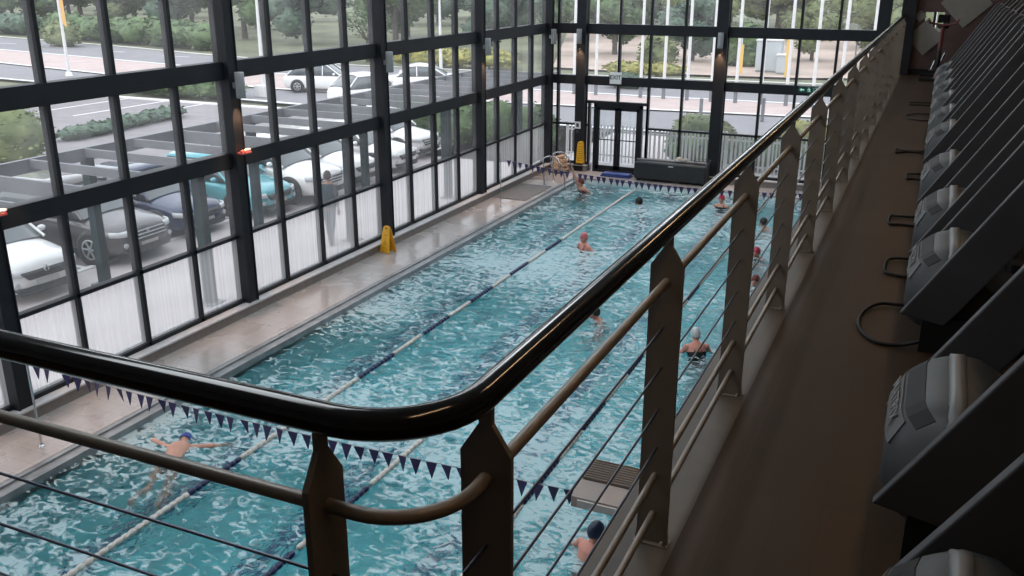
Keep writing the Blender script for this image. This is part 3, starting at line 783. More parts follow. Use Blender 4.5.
def cable(i, pts, lab=None):
    m = MB(); P = [Vector(p) for p in pts]; out = []
    for k in range(len(P)-1):
        p0, p1, p2, p3 = P[max(k-1,0)], P[k], P[k+1], P[min(k+2,len(P)-1)]
        for s in range(6):
            t = s/6
            out.append(.5*((2*p1)+(p2-p0)*t+(2*p0-5*p1+4*p2-p3)*t*t+(3*p1-p0-3*p2+p3)*t**3))
    out.append(P[-1])
    oy = TY[i]
    m.tube([(p.x, p.y-oy, p.z) for p in out], .009, 8); m.build('power_cable', M_['tdark'], tms[i])
def loop(i, x, y0, y1):
    ym = (y0+y1)/2
    cable(i, [(.12,y0+.0,.05),(.02,y0+.0,.012),(x*.55,y0+.01,.010),(x,ym-.12,.010),(x*1.02,ym+.10,.012),(x*.6,y1-.02,.016),(.02,y1,.02),(.12,y1,.06)])
loop(2, -.17, 4.37, 4.95); loop(3, -.11, 5.50, 5.86); loop(4, -.15, 6.74, 6.98); loop(5, -.10, 8.40, 8.62)
loop(6, -.24, 9.75, 9.80); loop(8, -.24, 12.05, 12.6); loop(9, -.25, 13.5, 13.75)
# end of the gallery
m = MB(); m.box(-.66, -.43, 17.75, 18.0, 0, TOPZ); tag(m.build('column', M_['frame']), 'dark column where the gallery railing ends', 'column', None, 'structure')
M_['rosy'] = mat('rosy_panel', (.085,.055,.055), .6, var=.2, vscale=3)
m = MB()
m.box(-.43, 5.2, 17.92, 18.02, 0, GZ+.06); m.box(-.43, -.28, 17.92, 18.02, GZ+.06, TOPZ); m.box(.02, 5.2, 17.92, 18.02, GZ+.06, TOPZ)
m.box(-.28,.02,17.92,18.02,GZ+1.05,TOPZ); m.box(-.28,.02,17.92,18.02,GZ+.06,GZ+.72)
struct(m.build('wall_far', [M_['rosy']]), 'dark partition closing the gallery')
m = MB(); m.box(-.43,5.2,17.84,17.92,GZ,GZ+.10); struct(m.build('baseboard_far', M_['tdark']), 'black plinth along the partition')
M_['diam'] = mat('grey_panel', (.21,.21,.20), .6, var=.05)
for x, z, s, lab in ((-.24, .63, .30, 'lower'), (.33, 1.20, .40, 'larger upper'), (-.36,.98,.10,'smallest')):
    m = MB(); m.prism([(-s,0),(0,-s),(s,0),(0,s)], 'Y', -.02, .0)
    o = m.build('diamond_panel', M_['diam'], loc=(x, 17.90, GZ+z)); tag(o, lab + ' grey diamond panel on the partition at the gallery end', 'wall panel', 'diamond panels at the gallery end')
root = empty('exercise_bike', (.02, 17.2, GZ)); tag(root, 'dark exercise bike with dull red frame at the far end of the gallery', 'exercise bike')
M_['dred'] = mat('dull_red_paint', (.16,.045,.045), .45)
for yy in (-.45,.39):
    m = MB(); m.box(-.25,.25,yy,yy+.06,0,.05); m.build('foot_bar', M_['tdark'], root)
m = MB(); m.tube([(0,-.42,.05),(0,-.15,.35),(0,.42,.05)], .03, 8); m.tube([(0,-.15,.35),(0,-.28,.85)], .03, 8); m.tube([(0,.1,.25),(0,.22,.80)], .025, 8); m.build('frame', M_['dred'], root)
m = MB(); m.lathe([(0,-.03),(.20,-.03),(.22,0),(.20,.03),(0,.03)], (0,-.28,.30), 20, axis='X'); m.build('flywheel', M_['tdark'], root)
m = MB(); m.ell((0,.24,.84),(.10,.15,.04)); m.build('saddle', M_['tdark'], root)
m = MB(); m.tube([(-.22,-.40,.98),(-.20,-.30,.92),(0,-.28,.88),(.20,-.30,.92),(.22,-.40,.98)], .018, 8); m.build('handlebar', M_['dred'], root)
m = MB(); m.box(-.09,.09,-.31,-.28,.92,1.05); m.build('display', M_['screen'], root)
for s in (-1,1):
    m = MB(); m.tube([(s*.05,0,.30),(s*.09,0.0,.30+s*.15)], .014, 6); m.box(s*.09-.04, s*.09+.04+.0, -.05,.05,.29+s*.15,.31+s*.15); m.build('pedal', M_['chrome'], root)
# no lamp strip here; the gallery's added warm lamps are built further up
# ------------------------------------------------------------------ people
SK = {k: mat('skin_'+k, c, .5, var=.06, vscale=6) for k, c in dict(fair=(.55,.30,.22), pink=(.60,.26,.20), tan=(.32,.17,.11), dark=(.16,.085,.055)).items()}
HR = {k: mat('hair_'+k, c, .6, var=.15, vscale=30) for k, c in dict(black=(.012,.011,.012), brown=(.05,.028,.02), red=(.16,.035,.03)).items()}
CP = {k: mat('cap_'+k, c, .35) for k, c in dict(red=(.55,.03,.06), pink=(.55,.16,.18), grey=(.48,.52,.54), navy=(.012,.018,.05), blue=(.02,.06,.30), crimson=(.40,.03,.06)).items()}
ST = {k: mat('suit_'+k, c, .5) for k, c in dict(navy=(.015,.02,.05), black=(.015,.015,.017), maroon=(.16,.015,.03), red=(.38,.05,.04)).items()}
def ik(a, b, l1, l2, hint):
    a, b, hint = Vector(a), Vector(b), Vector(hint); d = b-a; L_ = min(d.length, (l1+l2)*.999); dn = d.normalized()
    x = (l1*l1 - l2*l2 + L_*L_)/(2*L_); h = math.sqrt(max(0, l1*l1-x*x)); hh = hint - dn*hint.dot(dn)
    hh.normalize(); return a + dn*x + hh*h, a + dn*L_
def torso(sc_=1.0, z0=.80, z1=1.47, T=None):
    R_ = [(.80,.11,.085),(.86,.160,.110),(.92,.165,.112),(1.05,.132,.095),(1.18,.145,.108),(1.30,.165,.118),(1.38,.168,.108),(1.43,.145,.085),(1.47,.065,.062)]
    rings = []
    for z, a_, b_ in R_:
        if z0-.001 <= z <= z1+.001:
            ring = [Vector((a_*sc_*math.cos(k*PI/8), b_*sc_*math.sin(k*PI/8)*(1.0), z)) for k in range(16)]
            rings.append([T @ v for v in ring] if T else ring)
    return rings
def person(name, label, loc, rz, skin, lean=0.0, drop=0.0, hands=None, rx=0.0, turn=0.0, suit=None, suit_top=1.30, cap=None, hair=None, long_hair=False, feet=None, clothes=None, group=None, gog=False, scale=1.0, voxel=.012):
    root = empty(name, loc, rz); root.rotation_euler = (rx, 0, rz); root.scale = (scale,)*3
    tag(root, label, 'person', group)
    hip = Vector((0,0,.90-drop))
    T = Matrix.Translation(hip) @ Matrix.Rotation(-lean, 4, 'X') @ Matrix.Translation((0,0,-.90))
    m = MB(); m.loft(torso(T=T))
    neck0, neck1 = T @ Vector((0,0,1.44)), T @ Vector((0,.015,1.53))
    m.tube([neck0, neck1], [.058,.050], 10)
    HC = T @ Vector((0,.02,1.60)); HM = (Matrix.Rotation(turn, 4, 'Z')).to_3x3()
    def hp(x,y,z): return HC + HM @ Vector((x,y,z))
    m.ell(HC, (.074,.094,.112), 14, 10, M=HM.to_4x4())
    m.ell(hp(0,.05,-.065), (.045,.042,.045), 10, 7)                       # jaw and chin
    m.tube([hp(0,.085,.012), hp(0,.112,-.022)], [.010,.016], 6)           # nose
    m.tube([hp(-.045,.076,.03), hp(.045,.076,.03)], [.014,.014], 6)       # brow
    m.tube([hp(-.022,.086,-.052), hp(.022,.086,-.052)], [.010,.010], 6)   # lips
    for s in (-1,1): m.ell(hp(s*.076,-.002,-.005), (.012,.020,.032), 8, 6)
    # legs
    fts = feet or [(-.11,.02,.08),(.11,.02,.08)]
    for s, ft in zip((-1,1), fts):
        h_ = hip + Vector((s*.09,0,-.03)); kn, an = ik(h_, ft, .43, .42, (0,1,.1))
        m.tube([h_, (h_+kn)*.5, kn, kn*.6+an*.4, an], [.085,.074,.054,.054,.038], 10)
        m.tube([an+Vector((0,-.04,-.03)), an+Vector((0,.07,-.05)), an+Vector((0,.17,-.06))], [.035,.036,.022], 8)
    # arms with hands and five fingers
    hands = hands or [(-.30,.10,.85),(.30,.10,.85)]
    for s, ht in zip((-1,1), hands):
        sh = T @ Vector((s*.175,0,1.385)); el, wr = ik(sh, ht, .285, .255, (s*.5,-.6,-.6))
        m.ell(sh, (.055,.055,.055), 10, 7)
        m.tube([sh, (sh+el)*.5, el, (el*.5+wr*.5), wr], [.050,.044,.037,.034,.024], 10)
        fw = (wr-el).normalized(); side = fw.cross(Vector((0,0,1)));
        if side.length < .1: side = Vector((1,0,0))
        side.normalize(); up = side.cross(fw)
        pm = wr + fw*.05
        m.tube([wr, pm, wr+fw*.09], [.025,.033,.030], 8, sx=1.0)
        for k, (o_, ln) in enumerate(((-.030,.062),(-.010,.075),(.010,.070),(.029,.055))):
            b0 = wr + fw*.085 + side*o_
            m.tube([b0, b0+fw*ln*.5-up*.006, b0+fw*ln-up*.022], [.0105,.0095,.008], 6)
        b0 = wr + fw*.03 - side*s*.028; m.tube([b0, b0+fw*.03-side*s*.026, b0+fw*.058-side*s*.032], [.013,.011,.009], 6)
    bd = m.build('body', skin, root)
    rm = bd.modifiers.new('remesh', 'REMESH'); rm.mode = 'VOXEL'; rm.voxel_size = voxel; rm.use_smooth_shade = True
    smo = bd.modifiers.new('smooth', 'SMOOTH'); smo.factor = .5; smo.iterations = 2
    e = MB()
    for s in (-1,1): e.ell(hp(s*.030,.084,.010), (.012,.010,.008), 8, 6)
    e.build('eyes', HR['black'] if not gog else ST['navy'], root)
    def scalp(scl, mt, nm, low=.0):
        q = MB(); vs = []; n = 16; fs = []
        rows = 8; M4 = Matrix.Translation(HC) @ HM.to_4x4()
        for i in range(rows+1):
            th = (PI*.62)*i/rows
            for k in range(n):
                a_ = 2*PI*k/n; fr = math.sin(a_)           # front raises the hem
                t2 = th*(1 - .30*max(0, fr)) ; 
                vs.append(M4 @ Vector((.074*scl*math.sin(t2)*math.cos(a_), .094*scl*math.sin(t2)*math.sin(a_)-.004, .112*scl*math.cos(t2)+.006)))
        for i in range(rows):
            for k in range(n): fs.append((i*n+k,(i+1)*n+k,(i+1)*n+(k+1)%n,i*n+(k+1)%n))
        q.add(vs, fs, 0, True); o = q.build(nm, mt, root); so = o.modifiers.new('thick','SOLIDIFY'); so.thickness = .006; so.offset = 1
        return o
    if hair:
        scalp(1.12, hair, 'hair')
        if long_hair:
            q = MB(); q.ell(hp(0,-.075,-.06), (.07,.04,.10)); q.ell(hp(0,-.09,.02),(.05,.04,.05)); q.build('hair_bun', hair, root)
    if cap: scalp(1.09, cap, 'swim_cap')
    if suit:
        q = MB(); q.loft(torso(1.06, .80, suit_top, T), caps=True); o = q.build('swimsuit', suit, root)
        if suit_top > 1.2:
            q = MB()
            for s in (-1,1): q.tube([T@Vector((s*.07,.125,1.29)), T@Vector((s*.095,.06,1.43)), T@Vector((s*.09,-.03,1.445)), T@Vector((s*.05,-.125,1.28))], .011, 6)
            q.build('strap', suit, o)
    if clothes:
        top, bot, shoe = clothes
        q = MB(); q.loft(torso(1.13, .86, 1.43, T))
        for s, ht in zip((-1,1), hands):
            sh = T @ Vector((s*.165,0,1.39)); el, wr = ik(sh, ht, .285, .255, (s*.5,-.6,-.6)); q.tube([sh, el, el*.2+wr*.8], [.066,.052,.042], 10)
        o = q.build('jacket', top, root); z_ = o.modifiers.new('remesh','REMESH'); z_.mode='VOXEL'; z_.voxel_size=.016; z_.use_smooth_shade=True
        q = MB()
        for s, ft in zip((-1,1), fts):
            h_ = hip + Vector((s*.085,0,.0)); kn, an = ik(h_, ft, .43, .42, (0,1,.1)); q.tube([h_+Vector((0,0,.04)), h_, kn, an+Vector((0,0,.03))], [.10,.10,.072,.058], 10)
        o = q.build('trousers', bot, root); z_ = o.modifiers.new('remesh','REMESH'); z_.mode='VOXEL'; z_.voxel_size=.016; z_.use_smooth_shade=True
        for s, ft in zip((-1,1), fts):
            q = MB(); v = Vector(ft); q.ell(v+Vector((0,.06,-.045)), (.048,.14,.045)); q.build('shoe', shoe, root)
    return root
F0 = ZB + .03      # pool floor level
def feetd(drop): return [(-.12,.0,.08),(.12,.05,.08)]
G1 = 'swimmers in the pool'
# rz turns the figure's face (+y) about z; the camera lies towards -y, +x
person('swimmer', 'swimmer with wet pinkish hair standing chest-high in the second lane, mid pool', (-6.95,19.55,F0), 2.6, SK['pink'], suit=ST['maroon'], cap=CP['pink'], hands=[(-.35,.15,1.12),(.35,.2,1.10)], group=G1)
person('swimmer', 'dark-haired swimmer with only the head above water near the far wall', (-6.96,24.5,F0), 2.2, SK['dark'], drop=.20, lean=.2, hair=HR['black'], suit=ST['black'], suit_top=1.0, hands=[(-.5,.35,1.05),(.5,.35,1.05)], group=G1)
person('swimmer', 'swimmer in a bright red cap and dark swimsuit facing the camera near the far wall', (-4.88,24.9,F0), 2.95, SK['fair'], drop=.02, suit=ST['black'], suit_top=1.38, cap=CP['red'], hands=[(-.42,.05,1.15),(.42,.05,1.15)], group=G1)
person('swimmer', 'reddish-haired swimmer with one arm raised at the far left corner of the pool', (-9.05,25.35,F0), 2.5, SK['fair'], lean=.18, drop=-.0, hair=HR['red'], suit=ST['maroon'], suit_top=1.38, hands=[(.25,.30,1.98),(-.45,.1,1.2)][::-1], group=G1)
person('swimmer', 'dark-haired swimmer partly hidden by the black handrail', (-5.02,15.35,F0), 2.1, SK['pink'], drop=.12, lean=.25, hair=HR['black'], suit=ST['navy'], suit_top=1.0, hands=[(-.4,.45,1.05),(.4,.45,1.05)], group=G1)
person('swimmer', 'swimmer in a pale grey cap with bare sunburnt shoulders seen through the cables', (-3.0,14.35,F0+.10), .5, SK['pink'], lean=.35, drop=.04, cap=CP['grey'], suit=ST['black'], suit_top=1.30, hands=[(-.35,.45,.95),(.35,.45,.95)], group=G1)
person('swimmer', 'swimmer in a crimson cap showing only the head beside a grey railing post', (-3.10,20.8,F0), 2.7, SK['pink'], drop=.17, lean=.2, cap=CP['crimson'], suit=ST['navy'], hands=[(-.5,.3,1.0),(.5,.3,1.0)], group=G1)
person('swimmer', 'swimmer with dark red hair just below the crimson-capped one', (-2.78,18.75,F0), 2.9, SK['pink'], drop=.18, lean=.2, hair=HR['red'], suit=ST['maroon'], hands=[(-.5,.3,1.0),(.5,.3,1.0)], group=G1)
person('swimmer', 'swimmer in a black cap and bare shoulder near the gallery side, far end', (-3.30,23.1,F0), 1.2, SK['fair'], drop=.10, lean=.2, cap=ST['black'], suit=ST['black'], suit_top=1.0, hands=[(-.4,.35,1.1),(.4,.35,1.1)], group=G1)
person('swimmer', 'nearest swimmer in a navy cap with bare back at the bottom of the photo', (-2.80,8.15,F0+.06), -.5, SK['pink'], lean=.22, drop=.02, cap=CP['navy'], suit=ST['navy'], suit_top=.95, hands=[(-.45,.40,1.12),(.45,.35,1.10)], group=G1, voxel=.010)
person('swimmer', 'swimmer in a blue cap lying flat in the lane nearest the long glass wall', (-8.15,7.05,-.235), .42, SK['fair'], rx=-PI/2+.07, cap=CP['blue'], suit=ST['navy'], suit_top=.95, hands=[(-.45,.10,1.75),(.62,.06,1.50)], feet=[(-.16,-.02,.10),(.16,.10,.10)], group=G1, voxel=.010)
person('pedestrian', 'person in a dark blue top walking on the paving outside the long glass wall', (-12.55,17.35,-.05), .3, SK['tan'], hair=HR['brown'], hands=[(-.27,.22,.85),(.27,-.12,.86)], feet=[(-.10,.28,.08),(.10,-.25,.10)],
       clothes=(mat('jacket_cloth', (.035,.055,.075), .8, var=.1), mat('trouser_cloth', (.05,.06,.08), .8), ST['black']), lean=.06)
# ------------------------------------------------------------------ outside
M_['asph'] = mat('asphalt', (.25,.235,.245), .85, var=.08, vscale=1.5)
M_['pave'] = mat('pale_paving', (.52,.475,.475), .7, var=.05, vscale=1.2)
M_['pink'] = mat('pink_median_paving', (.50,.40,.38), .8, var=.07, vscale=.8)
M_['road'] = mat('road_asphalt', (.24,.235,.25), .85, var=.06, vscale=.5)
M_['line'] = mat('road_paint', (.78,.77,.77), .6)
M_['grass'] = mat('grass_ground', (.17,.18,.11), .9, var=.3, vscale=.15)
M_['sand'] = mat('sandy_ground', (.50,.40,.34), .9, var=.12, vscale=.3)
M_['green'] = mat('dark_green_post', (.012,.028,.034), .7, var=.06, spec=.2)
M_['leafA'] = mat('foliage_deep', (.055,.10,.04), .8, col2=(.14,.21,.09), vscale=1.2)
M_['leafB'] = mat('foliage_olive', (.10,.13,.05), .8, col2=(.21,.25,.11), vscale=1.2)
M_['leafC'] = mat('foliage_bluegreen', (.05,.09,.06), .8, col2=(.11,.17,.12), vscale=1.2)
M_['leafY'] = mat('foliage_yellow', (.22,.24,.08), .8, col2=(.42,.38,.12), vscale=3)
M_['bark'] = mat('bark', (.10,.08,.065), .9, var=.2)
GZ0 = -.05
def strip(name, lo, hi, z, m, label, th=.02):
    n = len(lo); mb = MB()
    vs = [(x,y,z) for x,y in lo] + [(x,y,z) for x,y in hi]
    fs = [(i,i+1,n+i+1,n+i) for i in range(n-1)]
    mb.add(vs, fs); o = mb.build(name, m); struct(o, label); return o
m = MB()
for x0, x1, y0, y1 in ((-400,-12.5,-60,500),(6,300,-60,500),(-12.5,6,28.6,500),(-12.5,6,-60,-4)): m.add([(x0,y0,GZ0-.12),(x1,y0,GZ0-.12),(x1,y1,GZ0-.12),(x0,y1,GZ0-.12)], [(0,1,2,3)])
struct(m.build('ground', M_['grass']), 'grassy ground beyond the roads')
m = MB(); m.box(-90,-16.1,-40,35.3,GZ0-.2,GZ0-.01); struct(m.build('car_park', M_['asph']), 'asphalt car park')
m = MB(); m.box(-16.12,-11.5,-40,36,GZ0-.2,GZ0); m.box(-16.12,30,28.05,36,GZ0-.2,GZ0); struct(m.build('paving', M_['pave']), 'pale paving around the building')
B0 = [(-130,45),(-90,42),(-60,39.5),(-48,38.5),(-33,37.3),(-20,36.3),(-11,36.3),(10,37.5),(60,40)]
B1 = [(-130,56),(-90,50),(-61,46.0),(-47,43.3),(-33,41.6),(-20,41.8),(-12.2,42.4),(10,44.5),(60,47)]
B2 = [(-130,63),(-90,57.5),(-71,54),(-55.6,51.2),(-40,48.2),(-25,47.4),(-14,47.0),(10,48.2),(60,50)]
B3 = [(-130,76),(-100,69),(-85,65.3),(-66,61.2),(-50,57),(-37,55),(-22,55.5),(10,58),(60,61)]
strip('lower_road', B0, B1, GZ0-.02, M_['road'], 'grey road beyond the car park')
strip('median', B1, B2, GZ0+.02, M_['pink'], 'pink paved median between the carriageways')
strip('upper_road', B2, B3, GZ0-.02, M_['road'], 'far grey carriageway')
def off(B, d): return [(x, y+d) for x, y in B]
for k, (B, d) in enumerate(((B1,-.12),(B2,-.02),(B3,0.0),(B0,-.15))):
    lo, hi = off(B, d), off(B, d+.35)
    strip('kerb_line', lo, hi, GZ0+.05, M_['line'], 'pale kerb along the road')
m = MB()
for k in range(14):
    x = -95 + k*8; 
    yy = 62.5 + (x+95)*(-.17) if x < -30 else 51.6 + .02*(x+30)
    m.box(x, x+2.6, yy, yy+.14, GZ0-.015, GZ0-.005)
struct(m.build('road_dashes', M_['line']), 'dashed centre line of the far carriageway')
strip('sandy_slope', [(-24,60),(-16,59),(-8,60),(0,63)], [(-40,105),(-22,110),(-6,100),(4,96)], GZ0+.02, M_['sand'], 'sandy slope beyond the road')
# car park markings
m = MB()
for x, y0, y1 in ((-40.0,30,35.3),(-37.5,29.7,35.3),(-35.0,29.7,35.3),(-32.5,30.2,35.3)):
    m.box(x-.07,x+.07,y0,y1,GZ0-.008,GZ0-.002)
m.box(-40,-28,35.2,35.5,GZ0-.1,GZ0+.06)
for k in range(12): 
    y = 8.8 + k*2.36; m.box(-21,-16.2,y-.05,y+.05,GZ0-.008,GZ0-.002)
m.box(-16.24,-16.08,2,36,GZ0-.1,GZ0+.02)
struct(m.build('parking_lines', M_['line']), 'white parking bay lines and kerb')

# white palisade fences just outside the glass
def fence(x0, y0, x1, y1, label, h=1.30):
    L_ = math.hypot(x1-x0, y1-y0); root = empty('palisade_fence', (x0, y0, GZ0), math.atan2(y1-y0, x1-x0)); tag(root, label, 'fence')
    rr = random.Random(int(x0*7+y0*13)); m = MB(); k = 0; x = .05
    while x < L_-.05:
        w_ = rr.choice((.045,.06,.075)); m.box(x, x+w_, -.012, .012, .06, h+rr.uniform(-.01,.01)); x += w_ + rr.uniform(.055,.085)
    m.build('slats', M_['white'], root)
    for z in (.25, 1.05):
        m = MB(); m.box(0, L_, .012, .035, z, z+.05); m.build('rail', M_['white'], root)
    for x in (0.0, L_-.06):
        m = MB(); m.box(x, x+.06, -.03,.03, 0, h+.05); m.build('fence_post', M_['white'], root)
fx = [('white palisade fence outside the doors and the corner bay', -11.2, -5.85), ('white palisade fence outside the end wall behind the railing', -5.8, -1.5), ('white palisade fence outside the end wall nearest the gallery', -1.45, 3.0)]
for lab, a_, b_ in fx: fence(a_, 29.35, b_, 29.35, lab)
M_['slatg'] = mat('pale_grey_slats', (.50,.50,.52), .5)
# pergola over the walkway
root = empty('pergola', (-13.5, 14, GZ0)); tag(root, 'dark grey open pergola over the walkway beside the parked cars', 'pergola')
def pg(mb, n, mm): 
    o = mb.build(n, mm, root); o.matrix_parent_inverse = Matrix.Translation((13.5,-14,-GZ0)); return o
M_['beam'] = mat('pergola_beam', (.17,.18,.20), .5, var=.05)
for x in (-15.0, -12.15):
    m = MB(); m.box(x-.05, x+.05, 4, 31, 2.52, 2.77); pg(m, 'long_beam', M_['beam'])
y = 5.4; k = 0
while y < 31:
    m = MB(); m.box(-15.0, -12.1, y-.03, y+.03, 2.60 if k % 4 else 2.50, 2.76); pg(m, 'cross_beam', M_['beam']); y += 1.24; k += 1
for y in (7.9, 12.87, 17.75, 22.65, 27.6):
    for x in (-14.98, -12.2):
        m = MB(); m.box(x-.09, x+.09, y-.09, y+.09, GZ0, 2.55); p_ = pg(m, 'post', M_['green'])
        m = MB(); m.box(x-.19, x+.19, y-.19, y+.19, GZ0, GZ0+.03); pg(m, 'post_plate', M_['beam'])

# cars
M_['tyre'] = mat('tyre_rubber', (.015,.015,.016), .8); M_['rim'] = mat('alloy_rim', (.45,.46,.48), .3, metal=.6)
M_['cglass'] = mat('car_glass', (.10,.12,.13), .08, spec=.8); M_['cdark'] = mat('dark_grille', (.012,.012,.014), .4)
M_['clamp'] = mat('headlamp', (.62,.65,.68), .12, spec=.8); M_['plate'] = mat('number_plate', (.55,.55,.52), .5)
PAINT = {k: mat('car_paint_'+k, c, .22, coat=.6, metal=mt) for k, (c, mt) in dict(white=((.82,.83,.83),0), grey=((.085,.08,.085),.2), navy=((.010,.028,.085),.1), turq=((.10,.42,.48),.1), silver=((.55,.57,.60),.4), white2=((.86,.86,.86),0)).items()}
def car(label, loc, rz, paint, kind='hatch', emblem='bar', group='parked cars in the row by the pergola', L_=4.2, W=1.78, H=1.52, wall=None):
    root = empty('car', loc, rz); tag(root, label, 'car', group)
    hw = W/2; suv = kind == 'suv'; g = .20 if suv else .15
    hb = H*.60; hf = hb*.92
    # stations from the nose (+x) backwards: x, z bottom, z top, half width
    S_ = [(L_/2, g+.16, hf*.66, hw*.60),(L_/2-.10, g+.04, hf*.86, hw*.84),(L_/2-.35, g, hf*.95, hw*.95),(L_/2-.75, g, hf, hw),(L_/2-1.15, g, hb*1.02, hw),
          (0, g, hb*1.06, hw),(-L_/2+1.1, g, hb*1.08, hw),(-L_/2+.4, g, hb*1.08, hw*.97),(-L_/2+.1, g+.05, hb*1.04, hw*.90),(-L_/2, g+.18, hb*.9, hw*.78)]
    if kind == 'sedan': S_[6:] = [(-L_/2+1.2, g, hb*1.07, hw),(-L_/2+.5, g, hb*1.05, hw*.96),(-L_/2+.08, g+.06, hb*1.0, hw*.88),(-L_/2, g+.2, hb*.85, hw*.76)]
    rings = []
    for x, zb, zt, w_ in S_:
        h_ = zt-zb
        rings.append([(x,-w_*.86,zb),(x,-w_*.97,zb+h_*.18),(x,-w_,zb+h_*.50),(x,-w_*.985,zb+h_*.80),(x,-w_*.90,zb+h_*.96),(x,-w_*.45,zt+.03),(x,0,zt+.045),
                      (x,w_*.45,zt+.03),(x,w_*.90,zb+h_*.96),(x,w_*.985,zb+h_*.80),(x,w_,zb+h_*.50),(x,w_*.97,zb+h_*.18),(x,w_*.86,zb),(x,0,zb)])
    m = MB(); m.loft(rings); body = m.build('body', paint, root, subsurf=2)
    # cabin: glass all round with painted roof and pillars
    if kind == 'sedan': C_ = [(L_/2-1.25,hb*1.0,hb*1.02,.90,.86),(L_/2-1.95,hb*1.0,H*.965,.92,.72),(.0,hb,H,.93,.74),(-.75,hb,H*.97,.93,.73),(-L_/2+.75,hb,hb*1.10,.88,.82)]
    else: C_ = [(L_/2-1.05,hb,hb*1.03,.90,.86),(L_/2-1.75,hb,H*.955,.93,.74),(.1,hb,H,.94,.76),(-L_/2+.85,hb,H*.985,.94,.75),(-L_/2+.22,hb,hb*1.12,.88,.80)]
    def cring(c, e=0.0, ez=0.0):
        x, zb, zr, a_, b_ = c; a_ = hw*a_+e; b_ = hw*b_+e; zr += ez
        return [(x,-a_,zb),(x,-(a_*.5+b_*.5),(zb*.45+zr*.55)),(x,-b_,zr-.03),(x,-b_*.6,zr+.01),(x,0,zr+.025),(x,b_*.6,zr+.01),(x,b_,zr-.03),(x,a_*.5+b_*.5,(zb*.45+zr*.55)),(x,a_,zb)]
    m = MB(); R_ = [cring(c) for c in C_]; m.loft(R_, caps=True); m.build('cabin_glass', M_['cglass'], root)
    m = MB(); RR = [[p for p in cring(c, .006, .010)][2:7] for c in C_[1:-1]]
    vs = [v for r_ in RR for v in r_]; fs = [(i*5+k,i*5+k+1,(i+1)*5+k+1,(i+1)*5+k) for i in range(len(RR)-1) for k in range(4)]
    m.add(vs, fs, 0, True); rf = m.build('roof', paint, root); so = rf.modifiers.new('s','SOLIDIFY'); so.thickness = .04; so.offset = 1
    m = MB()
    for s in (0, 1):
        pick = lambda c, i: Vector(cring(c, .004)[i if s == 0 else 8-i])
        for i0, i1 in ((0,1),(3,4)): m.tube([pick(C_[i0],0 if i0 == 0 else 2), pick(C_[i1],2 if i0 == 0 else 0)], .035, 6)
        for c in (C_[2],): m.tube([pick(c,0), pick(c,1), pick(c,2)], .03, 6)
        m.tube([pick(c,2) for c in C_[1:-1]], .03, 6)
    m.build('pillars', paint, root)
    # wheels in dark arches
    R0 = .36 if suv else .32
    for x in (L_/2-.82, -L_/2+.80):
        for s in (-1, 1):
            m = MB(); m.lathe([(0,-.005),(R0+.055,-.005),(R0+.06,.02),(0,.02)], (x, s*(hw-.006), R0), 24, axis='Y'); ar = m.build('wheel_arch', M_['cdark'], root)
            m = MB(); m.lathe([(R0*.62,-.10),(R0*.95,-.10),(R0,-.06),(R0,.06),(R0*.95,.10),(R0*.62,.10)], (x, s*(hw-.075), R0), 24, axis='Y')
            wh = m.build('wheel', M_['tyre'], root)
            m = MB(); yy = s*(hw+.018); m.lathe([(R0*.55,-.012),(R0*.64,-.012),(R0*.64,.012),(R0*.55,.012),(R0*.55,-.012)], (x,yy,R0), 24, axis='Y')
            for t in range(6):
                a_ = t*PI/3; m.tube([(x+.03*math.cos(a_),yy,R0+.03*math.sin(a_)),(x+R0*.58*math.cos(a_),yy,R0+R0*.58*math.sin(a_))], .024, 6)
            m.lathe([(0,-.015),(.05,-.015),(.05,.015),(0,.015)], (x,yy,R0), 12, axis='Y')
            m.build('rim', M_['rim'], wh)
    xf = L_/2
    def nose_x(y, z):       # depth of the curved nose at a height and side position
        u = abs(y)/hw; d_ = 0 if u < .45 else .11*((u-.45)/.39)**2
        if u > .84: d_ = .11 + .26*((u-.84)/.11)
        t = z/hf; e_ = 0 if t < .60 else .11*((t-.60)/.26)**1.3
        if t > .86: e_ = .11 + .27*((t-.86)/.09)
        return xf + .012 - max(d_, e_) - .35*min(d_, e_)
    def band(z0, z1, w0, dx, nm, mm, th=.03, n=12, taper=1.0, y0=None):
        q = MB(); rows = []
        for zz, ww in ((z0, w0*taper),(.5*(z0+z1), w0*(1+taper)/2),(z1, w0)):
            ys_ = [ww*(-1+2*k/n) for k in range(n+1)] if y0 is None else [y0 + (ww-y0)*k/n for k in range(n+1)]
            rows.append([(nose_x(y_, zz)+dx+.012, y_, zz) for y_ in ys_])
        vs = [v for r_ in rows for v in r_]; q.add(vs, [(i*(n+1)+k,i*(n+1)+k+1,(i+1)*(n+1)+k+1,(i+1)*(n+1)+k) for i in range(2) for k in range(n)], 0, True)
        o = q.build(nm, mm, root); so = o.modifiers.new('s','SOLIDIFY'); so.thickness = th; so.offset = -1; return o
    gt = hf*.74 if not suv else hf*.80; gb = hf*.56
    band(gb, gt, hw*.62, .012, 'grille', M_['cdark'], .05, taper=.72)
    band(g+.05, g+.19, hw*.80, .014, 'lower_intake', M_['cdark'], .05, taper=.85)
    if suv:
        for k in range(3): band(gb+.05+k*.07, gb+.075+k*.07, hw*.55, .026, 'grille_bar', M_['rim'], .02)
